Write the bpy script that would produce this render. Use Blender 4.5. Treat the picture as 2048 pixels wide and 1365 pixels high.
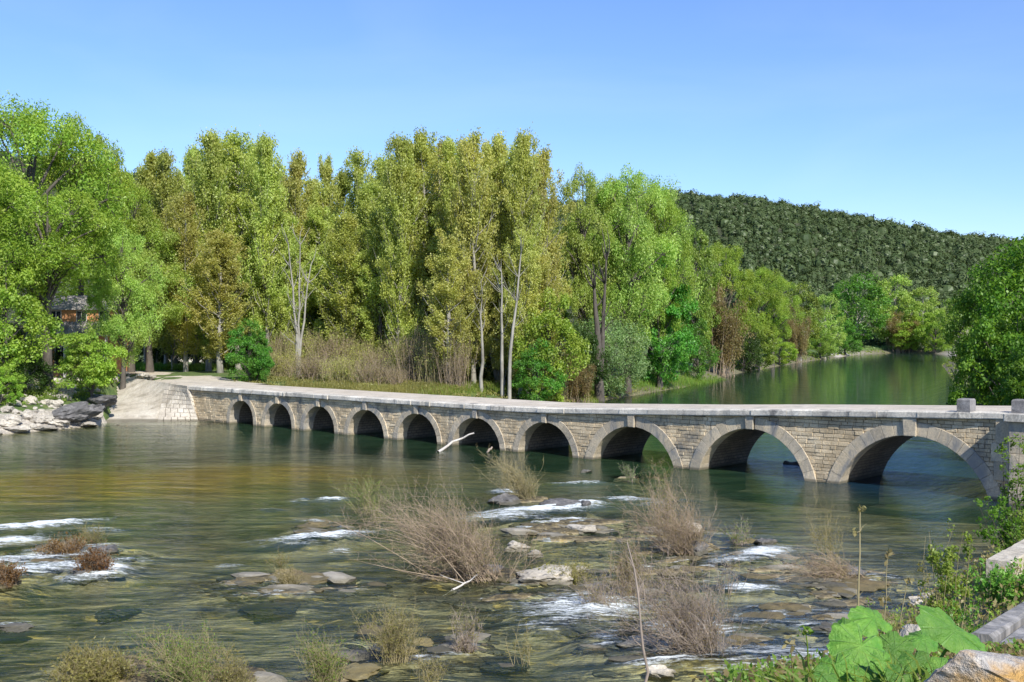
import bpy, math, random
import numpy as np

R = math.radians
F = 2300.0            # focal length in photo pixels (photo 2048 wide)
CX, HY = 1024.0, 652.0
EYE = 8.0
scene = bpy.context.scene
for o in list(bpy.data.objects):
    bpy.data.objects.remove(o)

# ------------------------------------------------------------------ camera
cam_d = bpy.data.cameras.new('camera')
cam = bpy.data.objects.new('camera', cam_d)
scene.collection.objects.link(cam)
cam.location = (0, 0, EYE)
cam.rotation_euler = (R(90), 0, 0)
cam_d.sensor_width = 36
cam_d.lens = F / 2048 * 36
cam_d.shift_y = -(HY - 682.5) / 2048 * -1
cam_d.clip_end = 6000
cam_d.clip_start = 0.05
scene.camera = cam

# ------------------------------------------------------------------ sky and sun
SUNV = np.array([1.478, -2.832, 2.75]); SUNV /= np.linalg.norm(SUNV)
world = bpy.data.worlds.new('World'); scene.world = world
world.use_nodes = True
wn = world.node_tree; wn.nodes.clear()
sky = wn.nodes.new('ShaderNodeTexSky'); sky.sky_type = 'NISHITA'; sky.sun_disc = False
sky.sun_elevation = math.asin(SUNV[2]); sky.sun_rotation = math.atan2(SUNV[0], SUNV[1])
sky.altitude = 100; sky.air_density = 1.0; sky.dust_density = 0.1; sky.ozone_density = 4.0
bg = wn.nodes.new('ShaderNodeBackground'); bg.inputs['Strength'].default_value = 0.125
wo = wn.nodes.new('ShaderNodeOutputWorld')
tint = wn.nodes.new('ShaderNodeMix'); tint.data_type = 'RGBA'; tint.blend_type = 'MULTIPLY'; tint.inputs[0].default_value = 1
tint.inputs[7].default_value = (.78, .875, 1.12, 1)
wn.links.new(sky.outputs[0], tint.inputs[6]); 
wisp = wn.nodes.new('ShaderNodeTexNoise'); wisp.inputs['Scale'].default_value = 2.2; wisp.inputs['Detail'].default_value = 6; wisp.inputs['Distortion'].default_value = .6
wm = wn.nodes.new('ShaderNodeMapping'); wm.inputs['Scale'].default_value = (1, 1, 4); wtc = wn.nodes.new('ShaderNodeTexCoord')
wn.links.new(wtc.outputs['Generated'], wm.inputs[0]); wn.links.new(wm.outputs[0], wisp.inputs['Vector'])
wr = wn.nodes.new('ShaderNodeMapRange'); wr.inputs[1].default_value = .48; wr.inputs[2].default_value = .85; wr.inputs[4].default_value = .10
wn.links.new(wisp.outputs[0], wr.inputs[0])
wx_ = wn.nodes.new('ShaderNodeMix'); wx_.data_type = 'RGBA'; wx_.inputs[7].default_value = (7, 7.6, 8.4, 1)
wn.links.new(wr.outputs[0], wx_.inputs[0]); wn.links.new(tint.outputs[2], wx_.inputs[6]); wn.links.new(wx_.outputs[2], bg.inputs[0]); wn.links.new(bg.outputs[0], wo.inputs[0])
sl = bpy.data.lights.new('sun', 'SUN'); sl.energy = 5.0; sl.angle = R(0.55); sl.color = (1, 0.95, 0.86)
sun = bpy.data.objects.new('sun', sl); scene.collection.objects.link(sun)
from mathutils import Vector, Matrix
sun.rotation_euler = Vector(SUNV).to_track_quat('Z', 'Y').to_euler()
sun.location = (20, -30, 60)
scene.view_settings.view_transform = 'Standard'
scene.view_settings.look = 'None'
scene.view_settings.exposure = 0.47
scene.view_settings.gamma = 1
scene.cycles.max_bounces = 6
scene.cycles.diffuse_bounces = 3
scene.cycles.glossy_bounces = 3
scene.cycles.transmission_bounces = 4
scene.cycles.transparent_max_bounces = 8
scene.cycles.use_denoising = True
scene.cycles.sample_clamp_indirect = 6

# ------------------------------------------------------------------ helpers
rng = np.random.default_rng(7)
COL = scene.collection

def P(px, py, z=0.0):
    """the point at height z seen at photo pixel (px, py)"""
    Y = F * (EYE - z) / (py - HY)
    return np.array([(px - CX) / F * Y, Y, z])
def at(px, Y, z=0.0):
    return np.array([(px - CX) / F * Y, Y, z])
def zat(py, Y):
    return EYE - (py - HY) / F * Y

class MB:
    def __init__(s):
        s.v = []; s.q = []; s.t = []; s.n = 0
    def add(s, v, q=None, t=None):
        v = np.asarray(v, float).reshape(-1, 3)
        if q is not None and len(q): s.q.append(np.asarray(q, int).reshape(-1, 4) + s.n)
        if t is not None and len(t): s.t.append(np.asarray(t, int).reshape(-1, 3) + s.n)
        s.v.append(v); s.n += len(v)
    def mesh(s, name, mat=None, smooth=False):
        me = bpy.data.meshes.new(name)
        v = np.concatenate(s.v) if s.v else np.zeros((0, 3))
        q = np.concatenate(s.q) if s.q else np.zeros((0, 4), int)
        t = np.concatenate(s.t) if s.t else np.zeros((0, 3), int)
        me.vertices.add(len(v)); me.vertices.foreach_set('co', v.astype(np.float32).ravel())
        nl = q.size + t.size; npoly = len(q) + len(t)
        me.loops.add(nl); me.polygons.add(npoly)
        me.loops.foreach_set('vertex_index', np.concatenate([q.ravel(), t.ravel()]).astype(np.int32))
        st = np.concatenate([np.arange(len(q)) * 4, len(q) * 4 + np.arange(len(t)) * 3]).astype(np.int32)
        me.polygons.foreach_set('loop_start', st)
        me.polygons.foreach_set('use_smooth', np.full(npoly, smooth))
        me.update(calc_edges=True)
        if mat: me.materials.append(mat)
        return me

def link(name, data, parent=None, loc=None):
    o = bpy.data.objects.new(name, data); COL.objects.link(o)
    if parent: o.parent = parent
    if loc is not None: o.location = [float(c) for c in loc]
    return o
def tag(o, label=None, cat=None, group=None, kind=None):
    if label: o['label'] = label
    if cat: o['category'] = cat
    if group: o['group'] = group
    if kind: o['kind'] = kind
    return o
def copy_tree(o, parent=None):
    c = o.copy(); COL.objects.link(c)
    if parent: c.parent = parent
    for ch in o.children: copy_tree(ch, c)
    return c

def tubes(mb, Pn, Rn, sides=4):
    """n tubes through k points each: Pn (n,k,3), Rn (n,k)"""
    Pn = np.asarray(Pn, float); Rn = np.asarray(Rn, float)
    n, k, _ = Pn.shape
    d = np.gradient(Pn, axis=1) if k > 2 else np.repeat((Pn[:, 1:] - Pn[:, :1]), 2, 1)
    d /= np.linalg.norm(d, axis=2, keepdims=True) + 1e-9
    D = Pn[:, -1] - Pn[:, 0]; D /= np.linalg.norm(D, axis=1, keepdims=True) + 1e-9
    ref = np.where(np.abs(D[:, 2:3]) > .8, np.array([[1., .13, 0]]), np.array([[0, .1, 1.]]))[:, None, :]
    a = np.cross(d, ref); a /= np.linalg.norm(a, axis=2, keepdims=True) + 1e-9
    b = np.cross(d, a)
    th = np.arange(sides) / sides * 2 * np.pi
    V = Pn[:, :, None, :] + Rn[:, :, None, None] * (a[:, :, None, :] * np.cos(th)[None, None, :, None] + b[:, :, None, :] * np.sin(th)[None, None, :, None])
    idx = np.arange(n * k * sides).reshape(n, k, sides)
    nx = np.roll(idx, -1, axis=2)
    q = np.stack([idx[:, :-1], nx[:, :-1], nx[:, 1:], idx[:, 1:]], -1).reshape(-1, 4)
    mb.add(V.reshape(-1, 3), q)

def leaves(mb, C, ln, wd, axis=None, spread=1.0, nrm=None, r=rng, tang=0.0):
    """diamond leaves at C (n,3); ln, wd sizes; axis: preferred long direction; nrm: preferred facing"""
    n = len(C)
    u = r.normal(size=(n, 3)) * spread
    if axis is not None: u = u + axis
    if tang:
        nn_ = nrm / (np.linalg.norm(nrm, axis=-1, keepdims=True) + 1e-9)
        u = u - tang * nn_ * np.sum(u * nn_, -1, keepdims=True)
    u /= np.linalg.norm(u, axis=1, keepdims=True) + 1e-9
    w = r.normal(size=(n, 3))
    if nrm is not None:
        w = np.cross(u, nrm + r.normal(size=(n, 3)) * .45)
    w = w - u * np.sum(w * u, 1, keepdims=True)
    w /= np.linalg.norm(w, axis=1, keepdims=True) + 1e-9
    ln = (ln * r.uniform(.6, 1.3, n))[:, None]; wd = (wd * r.uniform(.6, 1.3, n))[:, None]
    V = np.stack([C - u * ln * .5, C + w * wd * .5 - u * ln * .05, C + u * ln * .5, C - w * wd * .5 - u * ln * .05], 1)
    mb.add(V.reshape(-1, 3), np.arange(n * 4).reshape(-1, 4))

def unit(n, r):
    v = r.normal(size=(n, 3)); return v / np.linalg.norm(v, axis=1, keepdims=True)

_perm = np.random.default_rng(3).random((256, 256))
def vnoise(x, y):
    xi = np.floor(x).astype(int); yi = np.floor(y).astype(int)
    fx = x - xi; fy = y - yi; fx = fx * fx * (3 - 2 * fx); fy = fy * fy * (3 - 2 * fy)
    g = lambda i, j: _perm[i % 256, j % 256]
    return (g(xi, yi) * (1 - fx) + g(xi + 1, yi) * fx) * (1 - fy) + (g(xi, yi + 1) * (1 - fx) + g(xi + 1, yi + 1) * fx) * fy
def fbm(x, y, s=1.0, o=4):
    t = 0; a = .5; x = np.asarray(x) / s; y = np.asarray(y) / s
    for i in range(o):
        t = t + a * (vnoise(x + 17 * i, y + 31 * i) - .5) * 2; x = x * 2.03; y = y * 2.03; a *= .5
    return t
def sstep(a, b, x):
    t = np.clip((x - a) / (b - a), 0, 1); return t * t * (3 - 2 * t)

# ------------------------------------------------------------------ materials
def new_mat(name):
    m = bpy.data.materials.new(name); m.use_nodes = True
    nt = m.node_tree; nt.nodes.clear()
    out = nt.nodes.new('ShaderNodeOutputMaterial')
    return m, nt, out
def N(nt, typ, **kw):
    n = nt.nodes.new(typ)
    for k, v in kw.items():
        if k in ('operation', 'blend_type', 'data_type', 'attribute_name', 'noise_dimensions', 'feature', 'vector_type', 'normalize', 'noise_type', 'clamp', 'distance'):
            setattr(n, k, v)
        else:
            n.inputs[k].default_value = v
    return n
def ramp(nt, stops, fac=None):
    n = nt.nodes.new('ShaderNodeValToRGB')
    e = n.color_ramp.elements
    while len(e) < len(stops): e.new(.5)
    for i, (p, c) in enumerate(stops):
        e[i].position = p; e[i].color = (*c, 1) if len(c) == 3 else c
    if fac is not None: nt.links.new(fac, n.inputs[0])
    return n
def mix(nt, fac, a, b, blend='MIX'):
    n = nt.nodes.new('ShaderNodeMix'); n.data_type = 'RGBA'; n.blend_type = blend
    for s, v in ((n.inputs[0], fac), (n.inputs[6], a), (n.inputs[7], b)):
        if hasattr(v, 'links'): nt.links.new(v, s)
        elif isinstance(v, (int, float)): s.default_value = v
        else: s.default_value = (*v, 1)
    return n.outputs[2]
def math_(nt, op, a, b=0.0):
    n = nt.nodes.new('ShaderNodeMath'); n.operation = op
    for s, v in ((n.inputs[0], a), (n.inputs[1], b)):
        if hasattr(v, 'links'): nt.links.new(v, s)
        else: s.default_value = v
    return n.outputs[0]
def noise(nt, scale, detail=4, rough=.6, vec=None, dist=0.0):
    n = nt.nodes.new('ShaderNodeTexNoise'); n.inputs['Scale'].default_value = scale
    n.inputs['Detail'].default_value = detail; n.inputs['Roughness'].default_value = rough; n.inputs['Distortion'].default_value = dist
    if vec is not None: nt.links.new(vec, n.inputs['Vector'])
    return n.outputs[0]
def objvec(nt):
    return nt.nodes.new('ShaderNodeTexCoord').outputs['Object']
def posvec(nt):
    return nt.nodes.new('ShaderNodeNewGeometry').outputs['Position']
def mapping(nt, vec, scale=(1, 1, 1), rot=(0, 0, 0)):
    m = nt.nodes.new('ShaderNodeMapping'); m.inputs['Scale'].default_value = scale; m.inputs['Rotation'].default_value = rot
    nt.links.new(vec, m.inputs[0]); return m.outputs[0]
def bump(nt, h, strength, dist=.05):
    b = nt.nodes.new('ShaderNodeBump'); b.inputs['Strength'].default_value = strength; b.inputs['Distance'].default_value = dist
    nt.links.new(h, b.inputs['Height']); return b.outputs[0]

def leaf_mat(name, ca, cb, cc=None, trans=.52):
    m, nt, out = new_mat(name)
    g = nt.nodes.new('ShaderNodeNewGeometry')
    oi = nt.nodes.new('ShaderNodeObjectInfo')
    cc = cc or tuple(.5 * (a + b) for a, b in zip(ca, cb))
    rp = ramp(nt, [(0, ca), (.55, cc), (1, cb)], g.outputs['Random Per Island'])
    big = noise(nt, .35, 2, .5, g.outputs['Position'])
    hsv = nt.nodes.new('ShaderNodeHueSaturation')
    nt.links.new(rp.outputs[0], hsv.inputs['Color'])
    h = math_(nt, 'ADD', math_(nt, 'MULTIPLY', math_(nt, 'SUBTRACT', big, .5), .06), math_(nt, 'ADD', .492, math_(nt, 'MULTIPLY', oi.outputs['Random'], .024)))
    nt.links.new(h, hsv.inputs['Hue'])
    v = math_(nt, 'MULTIPLY', math_(nt, 'ADD', .88, math_(nt, 'MULTIPLY', oi.outputs['Random'], .24)), math_(nt, 'ADD', .45, math_(nt, 'MULTIPLY', noise(nt, .13, 3, .6, g.outputs['Position']), 1.1)))
    nt.links.new(v, hsv.inputs['Value'])
    d = nt.nodes.new('ShaderNodeBsdfDiffuse'); t = nt.nodes.new('ShaderNodeBsdfTranslucent')
    nt.links.new(hsv.outputs[0], d.inputs[0])
    tc = mix(nt, 1.0, hsv.outputs[0], (1.15, 1.1, .6), 'MULTIPLY')
    nt.links.new(tc, t.inputs[0])
    mx = nt.nodes.new('ShaderNodeMixShader'); mx.inputs[0].default_value = trans
    nt.links.new(d.outputs[0], mx.inputs[1]); nt.links.new(t.outputs[0], mx.inputs[2])
    gl = nt.nodes.new('ShaderNodeBsdfGlossy'); gl.inputs['Roughness'].default_value = .45; gl.inputs[0].default_value = (.9, .95, .9, 1)
    m2 = nt.nodes.new('ShaderNodeMixShader'); m2.inputs[0].default_value = .018
    nt.links.new(mx.outputs[0], m2.inputs[1]); nt.links.new(gl.outputs[0], m2.inputs[2])
    nt.links.new(m2.outputs[0], out.inputs[0])
    return m

def bark_mat(name, ca, cb, scale=3.0):
    m, nt, out = new_mat(name)
    p = nt.nodes.new('ShaderNodeBsdfPrincipled'); p.inputs['Roughness'].default_value = .9
    n1 = noise(nt, scale, 5, .7, mapping(nt, posvec(nt), (1, 1, .35)))
    rp = ramp(nt, [(.3, ca), (.7, cb)], n1)
    nt.links.new(rp.outputs[0], p.inputs['Base Color'])
    nt.links.new(bump(nt, n1, .6, .06), p.inputs['Normal'])
    nt.links.new(p.outputs[0], out.inputs[0]); return m

def stone_mat(name, cols, scale=1.2, rnd=.25, bmp=.5, speck=9.0, moss=None, stain=None, brick=None, tide=True):
    """cols: three colours; per piece random value shift; grey weathering patches"""
    m, nt, out = new_mat(name)
    p = nt.nodes.new('ShaderNodeBsdfPrincipled'); p.inputs['Roughness'].default_value = .88
    g = nt.nodes.new('ShaderNodeNewGeometry'); pos = g.outputs['Position']
    oi = nt.nodes.new('ShaderNodeObjectInfo')
    n1 = noise(nt, scale, 6, .65, pos, .3)
    rp = ramp(nt, [(.28, cols[0]), (.5, cols[1]), (.72, cols[2])], n1)
    rs = math_(nt, 'FRACT', math_(nt, 'ADD', g.outputs['Random Per Island'], oi.outputs['Random']))
    val = math_(nt, 'ADD', 1 - rnd, math_(nt, 'MULTIPLY', rs, 2 * rnd))
    hs = nt.nodes.new('ShaderNodeHueSaturation'); nt.links.new(rp.outputs[0], hs.inputs['Color']); nt.links.new(val, hs.inputs['Value'])
    col = hs.outputs[0]
    n2 = noise(nt, speck, 5, .75, pos)
    sp = ramp(nt, [(.35, (.62, .62, .62)), (.55, (1, 1, 1)), (.75, (1.2, 1.17, 1.1))], n2)
    col = mix(nt, .8, col, sp.outputs[0], 'MULTIPLY')
    h = math_(nt, 'ADD', n2, n1)
    if brick:
        b = nt.nodes.new('ShaderNodeTexBrick'); nt.links.new(brick_vec(nt, brick), b.inputs['Vector'])
        b.inputs['Scale'].default_value = 1; b.inputs['Brick Width'].default_value = .5; b.inputs['Row Height'].default_value = .2
        b.inputs['Mortar Size'].default_value = .018; b.inputs['Mortar'].default_value = (.35, .33, .3, 1)
        b.inputs['Color1'].default_value = (.8, .78, .75, 1); b.inputs['Color2'].default_value = (1.1, 1.05, 1, 1)
        col = mix(nt, 1.0, col, b.outputs[0], 'MULTIPLY')
        h = math_(nt, 'SUBTRACT', h, math_(nt, 'MULTIPLY', b.outputs['Fac'], 1.5))
    if stain:
        sc, lo, hi, c = stain
        n3 = noise(nt, sc, 5, .7, mapping(nt, pos, (1, 1, .45)), .5)
        f = ramp(nt, [(lo, (0, 0, 0)), (hi, (1, 1, 1))], n3)
        col = mix(nt, f.outputs[0], col, c)
    if moss:
        sc, lo, hi, c = moss
        n4 = noise(nt, sc, 4, .6, pos)
        f = ramp(nt, [(lo, (0, 0, 0)), (hi, (1, 1, 1))], n4)
        col = mix(nt, f.outputs[0], col, c)
    sz = nt.nodes.new('ShaderNodeSeparateXYZ'); nt.links.new(pos, sz.inputs[0])
    tz = math_(nt, 'SUBTRACT', 1.0, math_(nt, 'MULTIPLY', math_(nt, 'SUBTRACT', sz.outputs['Z'], math_(nt, 'MULTIPLY', n2, .16)), 11.0))
    tcl = nt.nodes.new('ShaderNodeClamp'); nt.links.new(tz, tcl.inputs[0])
    if tide: col = mix(nt, math_(nt, 'MULTIPLY', tcl.outputs[0], .72), col, (.075, .068, .038))
    nt.links.new(col, p.inputs['Base Color'])
    nt.links.new(bump(nt, h, bmp, .04), p.inputs['Normal'])
    nt.links.new(p.outputs[0], out.inputs[0]); return m
def brick_vec(nt, kind):
    # courses run along the barrel: use the mesh's own u (arc length) and v (depth)
    uv = nt.nodes.new('ShaderNodeUVMap'); return uv.outputs[0]

M = {}
M['lime'] = leaf_mat('lime_leaf', (.20, .33, .03), (.42, .54, .09))
M['lime2'] = leaf_mat('pale_lime_leaf', (.27, .40, .065), (.48, .58, .15))
M['olive'] = leaf_mat('olive_leaf', (.31, .37, .065), (.58, .62, .18))
M['brown_olive'] = leaf_mat('bronze_leaf', (.38, .40, .085), (.64, .62, .22), (.49, .50, .13))
M['green'] = leaf_mat('green_leaf', (.08, .235, .03), (.20, .41, .06))
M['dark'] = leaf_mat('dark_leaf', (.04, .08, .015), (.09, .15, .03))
M['mid'] = leaf_mat('mid_leaf', (.17, .27, .035), (.34, .44, .085))
M['grey_green'] = leaf_mat('willow_leaf', (.20, .31, .11), (.36, .47, .19))
M['red_brown'] = leaf_mat('budding_twig', (.26, .18, .09), (.33, .30, .11))
M['oak'] = leaf_mat('holm_oak_leaf', (.052, .078, .028), (.088, .118, .044), trans=.2)
M['right_leaf'] = leaf_mat('bank_leaf', (.08, .19, .015), (.21, .35, .04))
M['weed'] = leaf_mat('weed_leaf', (.12, .24, .03), (.27, .36, .06))
M['dry'] = leaf_mat('dry_blade', (.23, .18, .09), (.35, .29, .14))
M['russet'] = leaf_mat('russet_blade', (.17, .075, .022), (.27, .15, .05))
M['ochre'] = leaf_mat('ochre_blade', (.20, .19, .06), (.34, .30, .10))
M['bark_dark'] = bark_mat('dark_bark', (.05, .042, .034), (.12, .105, .085))
M['bark_pale'] = bark_mat('pale_bark', (.15, .14, .115), (.38, .36, .31), 2.0)
M['twig_pink'] = bark_mat('pinkish_twig', (.20, .15, .105), (.42, .33, .23), 1.2)
M['twig_grey'] = bark_mat('grey_twig', (.16, .13, .105), (.42, .35, .29), 1.5)
M['twig_tan'] = bark_mat('tan_twig', (.22, .19, .10), (.38, .32, .17), 1.2)
M['driftwood'] = bark_mat('bleached_wood', (.40, .37, .33), (.66, .63, .58), 6)
GREY = (.19, .18, .165); TAN = (.40, .335, .235); PALE = (.52, .48, .40)
M['block'] = stone_mat('spandrel_stone', [(.38, .295, .18), (.60, .48, .31), (.72, .61, .43)], .7, .22, .8, 14, stain=(.7, .52, .66, (.20, .185, .155)))
M['ring'] = stone_mat('ring_stone', [(.31, .28, .225), (.50, .425, .31), (.68, .55, .36)], .5, .16, .7, 12, stain=(.7, .50, .63, (.235, .23, .215)))
M['ledge'] = stone_mat('ledge_stone', [(.38, .36, .31), (.60, .56, .48), (.70, .66, .57)], .8, .16, .6, 10, stain=(.9, .55, .66, (.19, .18, .165)))
M['core'] = stone_mat('core_mortar', [(.13, .12, .10), (.19, .17, .14), (.25, .22, .18)], 1, .1, .6)
M['barrel'] = stone_mat('vault_stone', [(.12, .11, .09), (.18, .16, .125), (.25, .22, .17)], .8, .1, .7, 12, brick='uv')  # stone darkened so its colour carries the shade inside the arches
M['concrete'] = stone_mat('pale_concrete', [(.40, .35, .28), (.52, .47, .39), (.62, .58, .50)], .5, .07, .5, 7, stain=(.6, .52, .66, (.30, .265, .21)))
M['deck'] = stone_mat('worn_deck', [(.44, .385, .30), (.54, .475, .385), (.62, .57, .48)], .6, .05, .4, 12, stain=(.8, .52, .66, (.34, .31, .26)))
M['rock_pale'] = stone_mat('pale_limestone', [(.30, .27, .22), (.44, .40, .33), (.58, .54, .46)], 1.4, .2, 1.0, 7)
M['rock_dark'] = stone_mat('dark_rock', [(.07, .068, .065), (.12, .115, .11), (.24, .23, .22)], 1.6, .15, 1.0, 6)
M['rock_brown'] = stone_mat('algae_rock', [(.10, .075, .035), (.19, .14, .06), (.33, .25, .10)], 1.6, .2, 1.0, 6)
M['rock_gold'] = stone_mat('gold_rock', [(.32, .24, .08), (.46, .35, .12), (.55, .47, .26)], 1.8, .15, 1.0, 5)
M['rock_lichen'] = stone_mat('lichen_stone', [(.36, .33, .29), (.48, .45, .41), (.56, .53, .49)], 6, .05, .8, 30, moss=(5, .50, .62, (.50, .30, .09)))
M['plank'] = bark_mat('weathered_grey', (.09, .09, .088), (.36, .345, .33), 5)
M['grey_wall'] = stone_mat('grey_weathered', [(.13, .125, .12), (.22, .21, .205), (.33, .32, .31)], 1.5, .1, .7, 14)
# ------------------------------------------------------------------ bridge axis
BO = np.array([-22.8, 93.9, 0.0]); BD = np.array([.7395, -.673, 0]); BN = np.array([.673, .7395, 0])
def s_of(px, ):
    k = (px - CX) / F
    return (k * BO[1] - BO[0]) / (BD[0] - k * BD[1])
def L2W(s, t, z=0.0):
    return BO + BD * s + BN * t + np.array([0, 0, z])
BW = 5.0
_us = [s_of(x) for x in (384, 1033, 1122, 1366, 1537, 1800, 2005)]
_uz = [2.54, 2.54, 2.64, 2.99, 3.25, 3.53, 3.72]
def zu(s): return float(np.interp(s, _us, _uz))

# ------------------------------------------------------------------ river outline (waterline), x, y
RIVER = np.array([(-260, 40), (-140, 66), (-60, 78), (-37.6, 84.4), (-32.5, 93), (-25.5, 94.5), (-21.5, 97.5), (-12, 97), (-1, 96), (5, 110), (10, 124), (22.5, 150),
                  (35.6, 188), (63, 252), (96, 320), (113, 340), (122, 334), (116, 300), (88, 235), (59, 152), (45, 112), (34.5, 83), (30, 66), (28, 54),
                  (22.5, 46), (17.2, 40.5), (12, 33.6), (6.5, 25.8), (0, 20), (-15, 14), (-60, 4), (-150, -12), (-260, -30)], float)
def river_sd(x, y):
    """signed distance to the waterline, negative in the river"""
    x = np.asarray(x, float); y = np.asarray(y, float)
    d = np.full(x.shape, 1e9); ins = np.zeros(x.shape, bool)
    n = len(RIVER)
    for i in range(n):
        ax, ay = RIVER[i]; bx, by = RIVER[(i + 1) % n]
        ex, ey = bx - ax, by - ay
        t = np.clip(((x - ax) * ex + (y - ay) * ey) / (ex * ex + ey * ey), 0, 1)
        d = np.minimum(d, (x - ax - t * ex) ** 2 + (y - ay - t * ey) ** 2)
        c = ((ay > y) != (by > y)) & (x < (bx - ax) * (y - ay) / (by - ay + 1e-12) + ax)
        ins ^= c
    d = np.sqrt(d)
    return np.where(ins, -d, d)

# shoals: px, py, radius across, radius along, height above the general bed (z target)
SHOALS = [(965, 1150, 2.0, 1.1, .12), (1090, 1150, 1.3, .9, .02), (1045, 1000, 1.6, 1.2, .10), (1370, 1095, 1.3, 1.2, .12), (1400, 1305, 2.0, 1.6, .14), (1260, 1180, 1.3, 1.2, .10), (1690, 1155, 1.6, 1.2, .10),
          (790, 1318, .8, .7, .02), (925, 1300, .7, .6, .02), (650, 1370, .8, .7, .08), (190, 1345, 1.5, 1.4, .14), (390, 1360, 1.6, 1.4, .14), (185, 1145, 1.0, .8, .08), (120, 1100, 1.6, 1.0, .02),
          (0, 1170, .9, .7, .10), (600, 1155, 1.1, .6, .0), (1480, 1085, .8, .7, .06), (740, 1010, .7, .6, .04), (1250, 955, .7, .7, .04), (1320, 955, .6, .6, .05), (1130, 1010, 1.1, .6, .03), (1550, 1235, 1.5, .9, -.03),
          (1570, 1290, 1.7, .8, -.02), (640, 1050, 1.1, .6, -.03), (1165, 1250, 1.2, .5, .0), (1290, 1270, 1.6, .8, .02), (560, 1205, 1.1, .6, -.10), (230, 1210, .8, .4, -.08), (1330, 1160, 1.2, .9, -.06), (820, 1200, 1.7, .9, -.09), (1750, 1220, 2.2, 1.4, -.04)]
_zl = zu(-5) + .33
APR = [P(205, 860, -.4), L2W(-3.9, 0, -.4), L2W(-6.3, .2, _zl), P(258, 752, _zl)]
APN = np.cross(APR[1] - APR[0], APR[3] - APR[0]); APN = APN / np.linalg.norm(APN)
def inside4(x, y):
    ins = np.ones(x.shape, bool)
    Q = [P(168, 900, -.4), L2W(.5, -3.4, -.4), L2W(-3.6, .9, _zl), P(244, 752, _zl)]
    for i in range(4):
        a, b2 = Q[i], Q[(i + 1) % 4]
        ins &= ((b2[0] - a[0]) * (y - a[1]) - (b2[1] - a[1]) * (x - a[0])) / math.hypot(b2[0] - a[0], b2[1] - a[1]) > -.25
    return ins
REEF = [(1150, 1060, 5.0, 3.6), (1400, 1130, 4.6, 3.6), (1100, 1190, 2.6, 2.4), (1600, 1250, 4.2, 3.0), (1330, 1290, 2.6, 2.0), (130, 1110, 2.8, 2.6), (580, 1170, 3.0, 1.8), (820, 1290, 2.6, 2.0), (1750, 1190, 2.6, 2.6), (650, 1060, 1.6, 1.6)]
def height(x, y):
    x = np.asarray(x, float); y = np.asarray(y, float)
    sd = river_sd(x, y)
    # land
    left = sstep(0, -10, x + (y - 60) * .1) * sstep(40, 75, y)
    plate = np.where(y < 48, 6.4, 3.0)
    slope = np.where(y < 48, .45 + .12 * sstep(7, 12, x), .42)
    far = sstep(120, 200, y)
    plate = plate * (1 - far) + 1.6 * far
    land = plate * (1 - np.exp(-np.maximum(sd, 0) * slope / plate * 1.15))
    land = np.where(y < 48, np.minimum(6.4, np.maximum(sd, 0) * slope), land)
    land = land + fbm(x, y, 9, 4) * .35 * sstep(1, 8, sd) * sstep(15, 40, np.hypot(x, y)) + fbm(x, y, 1.3, 3) * .10 * sstep(0, 1.5, sd)
    kx = x / np.maximum(y, .5)
    wk = sstep(.10, .24, kx) * sstep(.6, 1.6, y) * sstep(15, 11, y)
    land = np.where(y < 20, np.maximum(land, (7.83 - .320 * y) * wk + land * (1 - wk)), land)
    # right abutment ground
    rb = sstep(14, 3, np.hypot(x - 37, y - 50)) * sstep(0, 3, sd)
    land = land * (1 - rb) + 3.3 * rb
    # the ground drops away under the concrete apron
    ap = (x - APR[0][0]) * APN[0] + (y - APR[0][1]) * APN[1]
    apz = APR[0][2] - ap / APN[2] * 1.0
    u = (x - APR[1][0]) * BD[0] + (y - APR[1][1]) * BD[1]
    inq = inside4(x, y)
    land = np.where(inq, np.minimum(land, apz - .35), land)
    # river bed
    nearf = sstep(60, 38, y)
    dmax = 1.25 - .85 * nearf
    gold = np.clip(1.3 * np.exp(-(((x + 22) / 20) ** 2 + ((y - 63 - (x + 22) * .28) / 11) ** 2)), 0, 1)
    dmax = dmax * (1 - .80 * gold)
    up = sstep(-2, 6, (x - BO[0]) * BN[0] + (y - BO[1]) * BN[1])
    dmax = dmax + 1.0 * up
    bed = -np.minimum(-np.minimum(sd, 0) * .35, dmax) + fbm(x, y, 3.2, 4) * .13 + fbm(x * .6 + y * .5, y * 1.6, 1.1, 3) * .05 * nearf
    bed = np.minimum(bed, -.02 - .06 * np.clip(-sd, 0, 1))
    rz = 0
    for ex, ey, ra, rl in REEF:
        c = P(ex, ey, 0); rz = np.maximum(rz, np.exp(-((x - c[0]) / ra) ** 2 - ((y - c[1]) / rl) ** 2))
    xr_, yr_ = x * .93 + y * .36, -x * .36 + y * .93
    reef = -.085 + .52 * fbm(xr_ * .6, yr_ * 1.5, 1.15, 5) + .16 * fbm(xr_ * .5, yr_ * 1.2, .5, 3)
    rw = np.clip(rz * 1.5, 0, 1) * sstep(-.3, -1.5, sd)
    bed = bed * (1 - rw) + np.where(reef > .05, .05 + (reef - .05) * .35, reef) * rw
    for px, py, ra, rl, h in SHOALS:
        c = P(px, py, 0)
        dx_, dy_ = x - c[0], y - c[1]
        dx_, dy_ = dx_ * .93 + dy_ * .36, -dx_ * .36 + dy_ * .93
        w = np.exp(-((dx_ / (ra * 1.25)) ** 2 + (dy_ / (rl * 1.1)) ** 2) * 1.1) * (1 + 1.1 * fbm(x * .8 + px, y * 1.3, .9, 4))
        bed = bed + (np.maximum(h - .03, bed) - bed) * np.clip(w * 1.3, 0, 1)
    z = np.where(sd < 0, bed, land)
    return z, sd
def hz(x, y):
    return float(height(np.array([float(x)]), np.array([float(y)]))[0][0])
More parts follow.
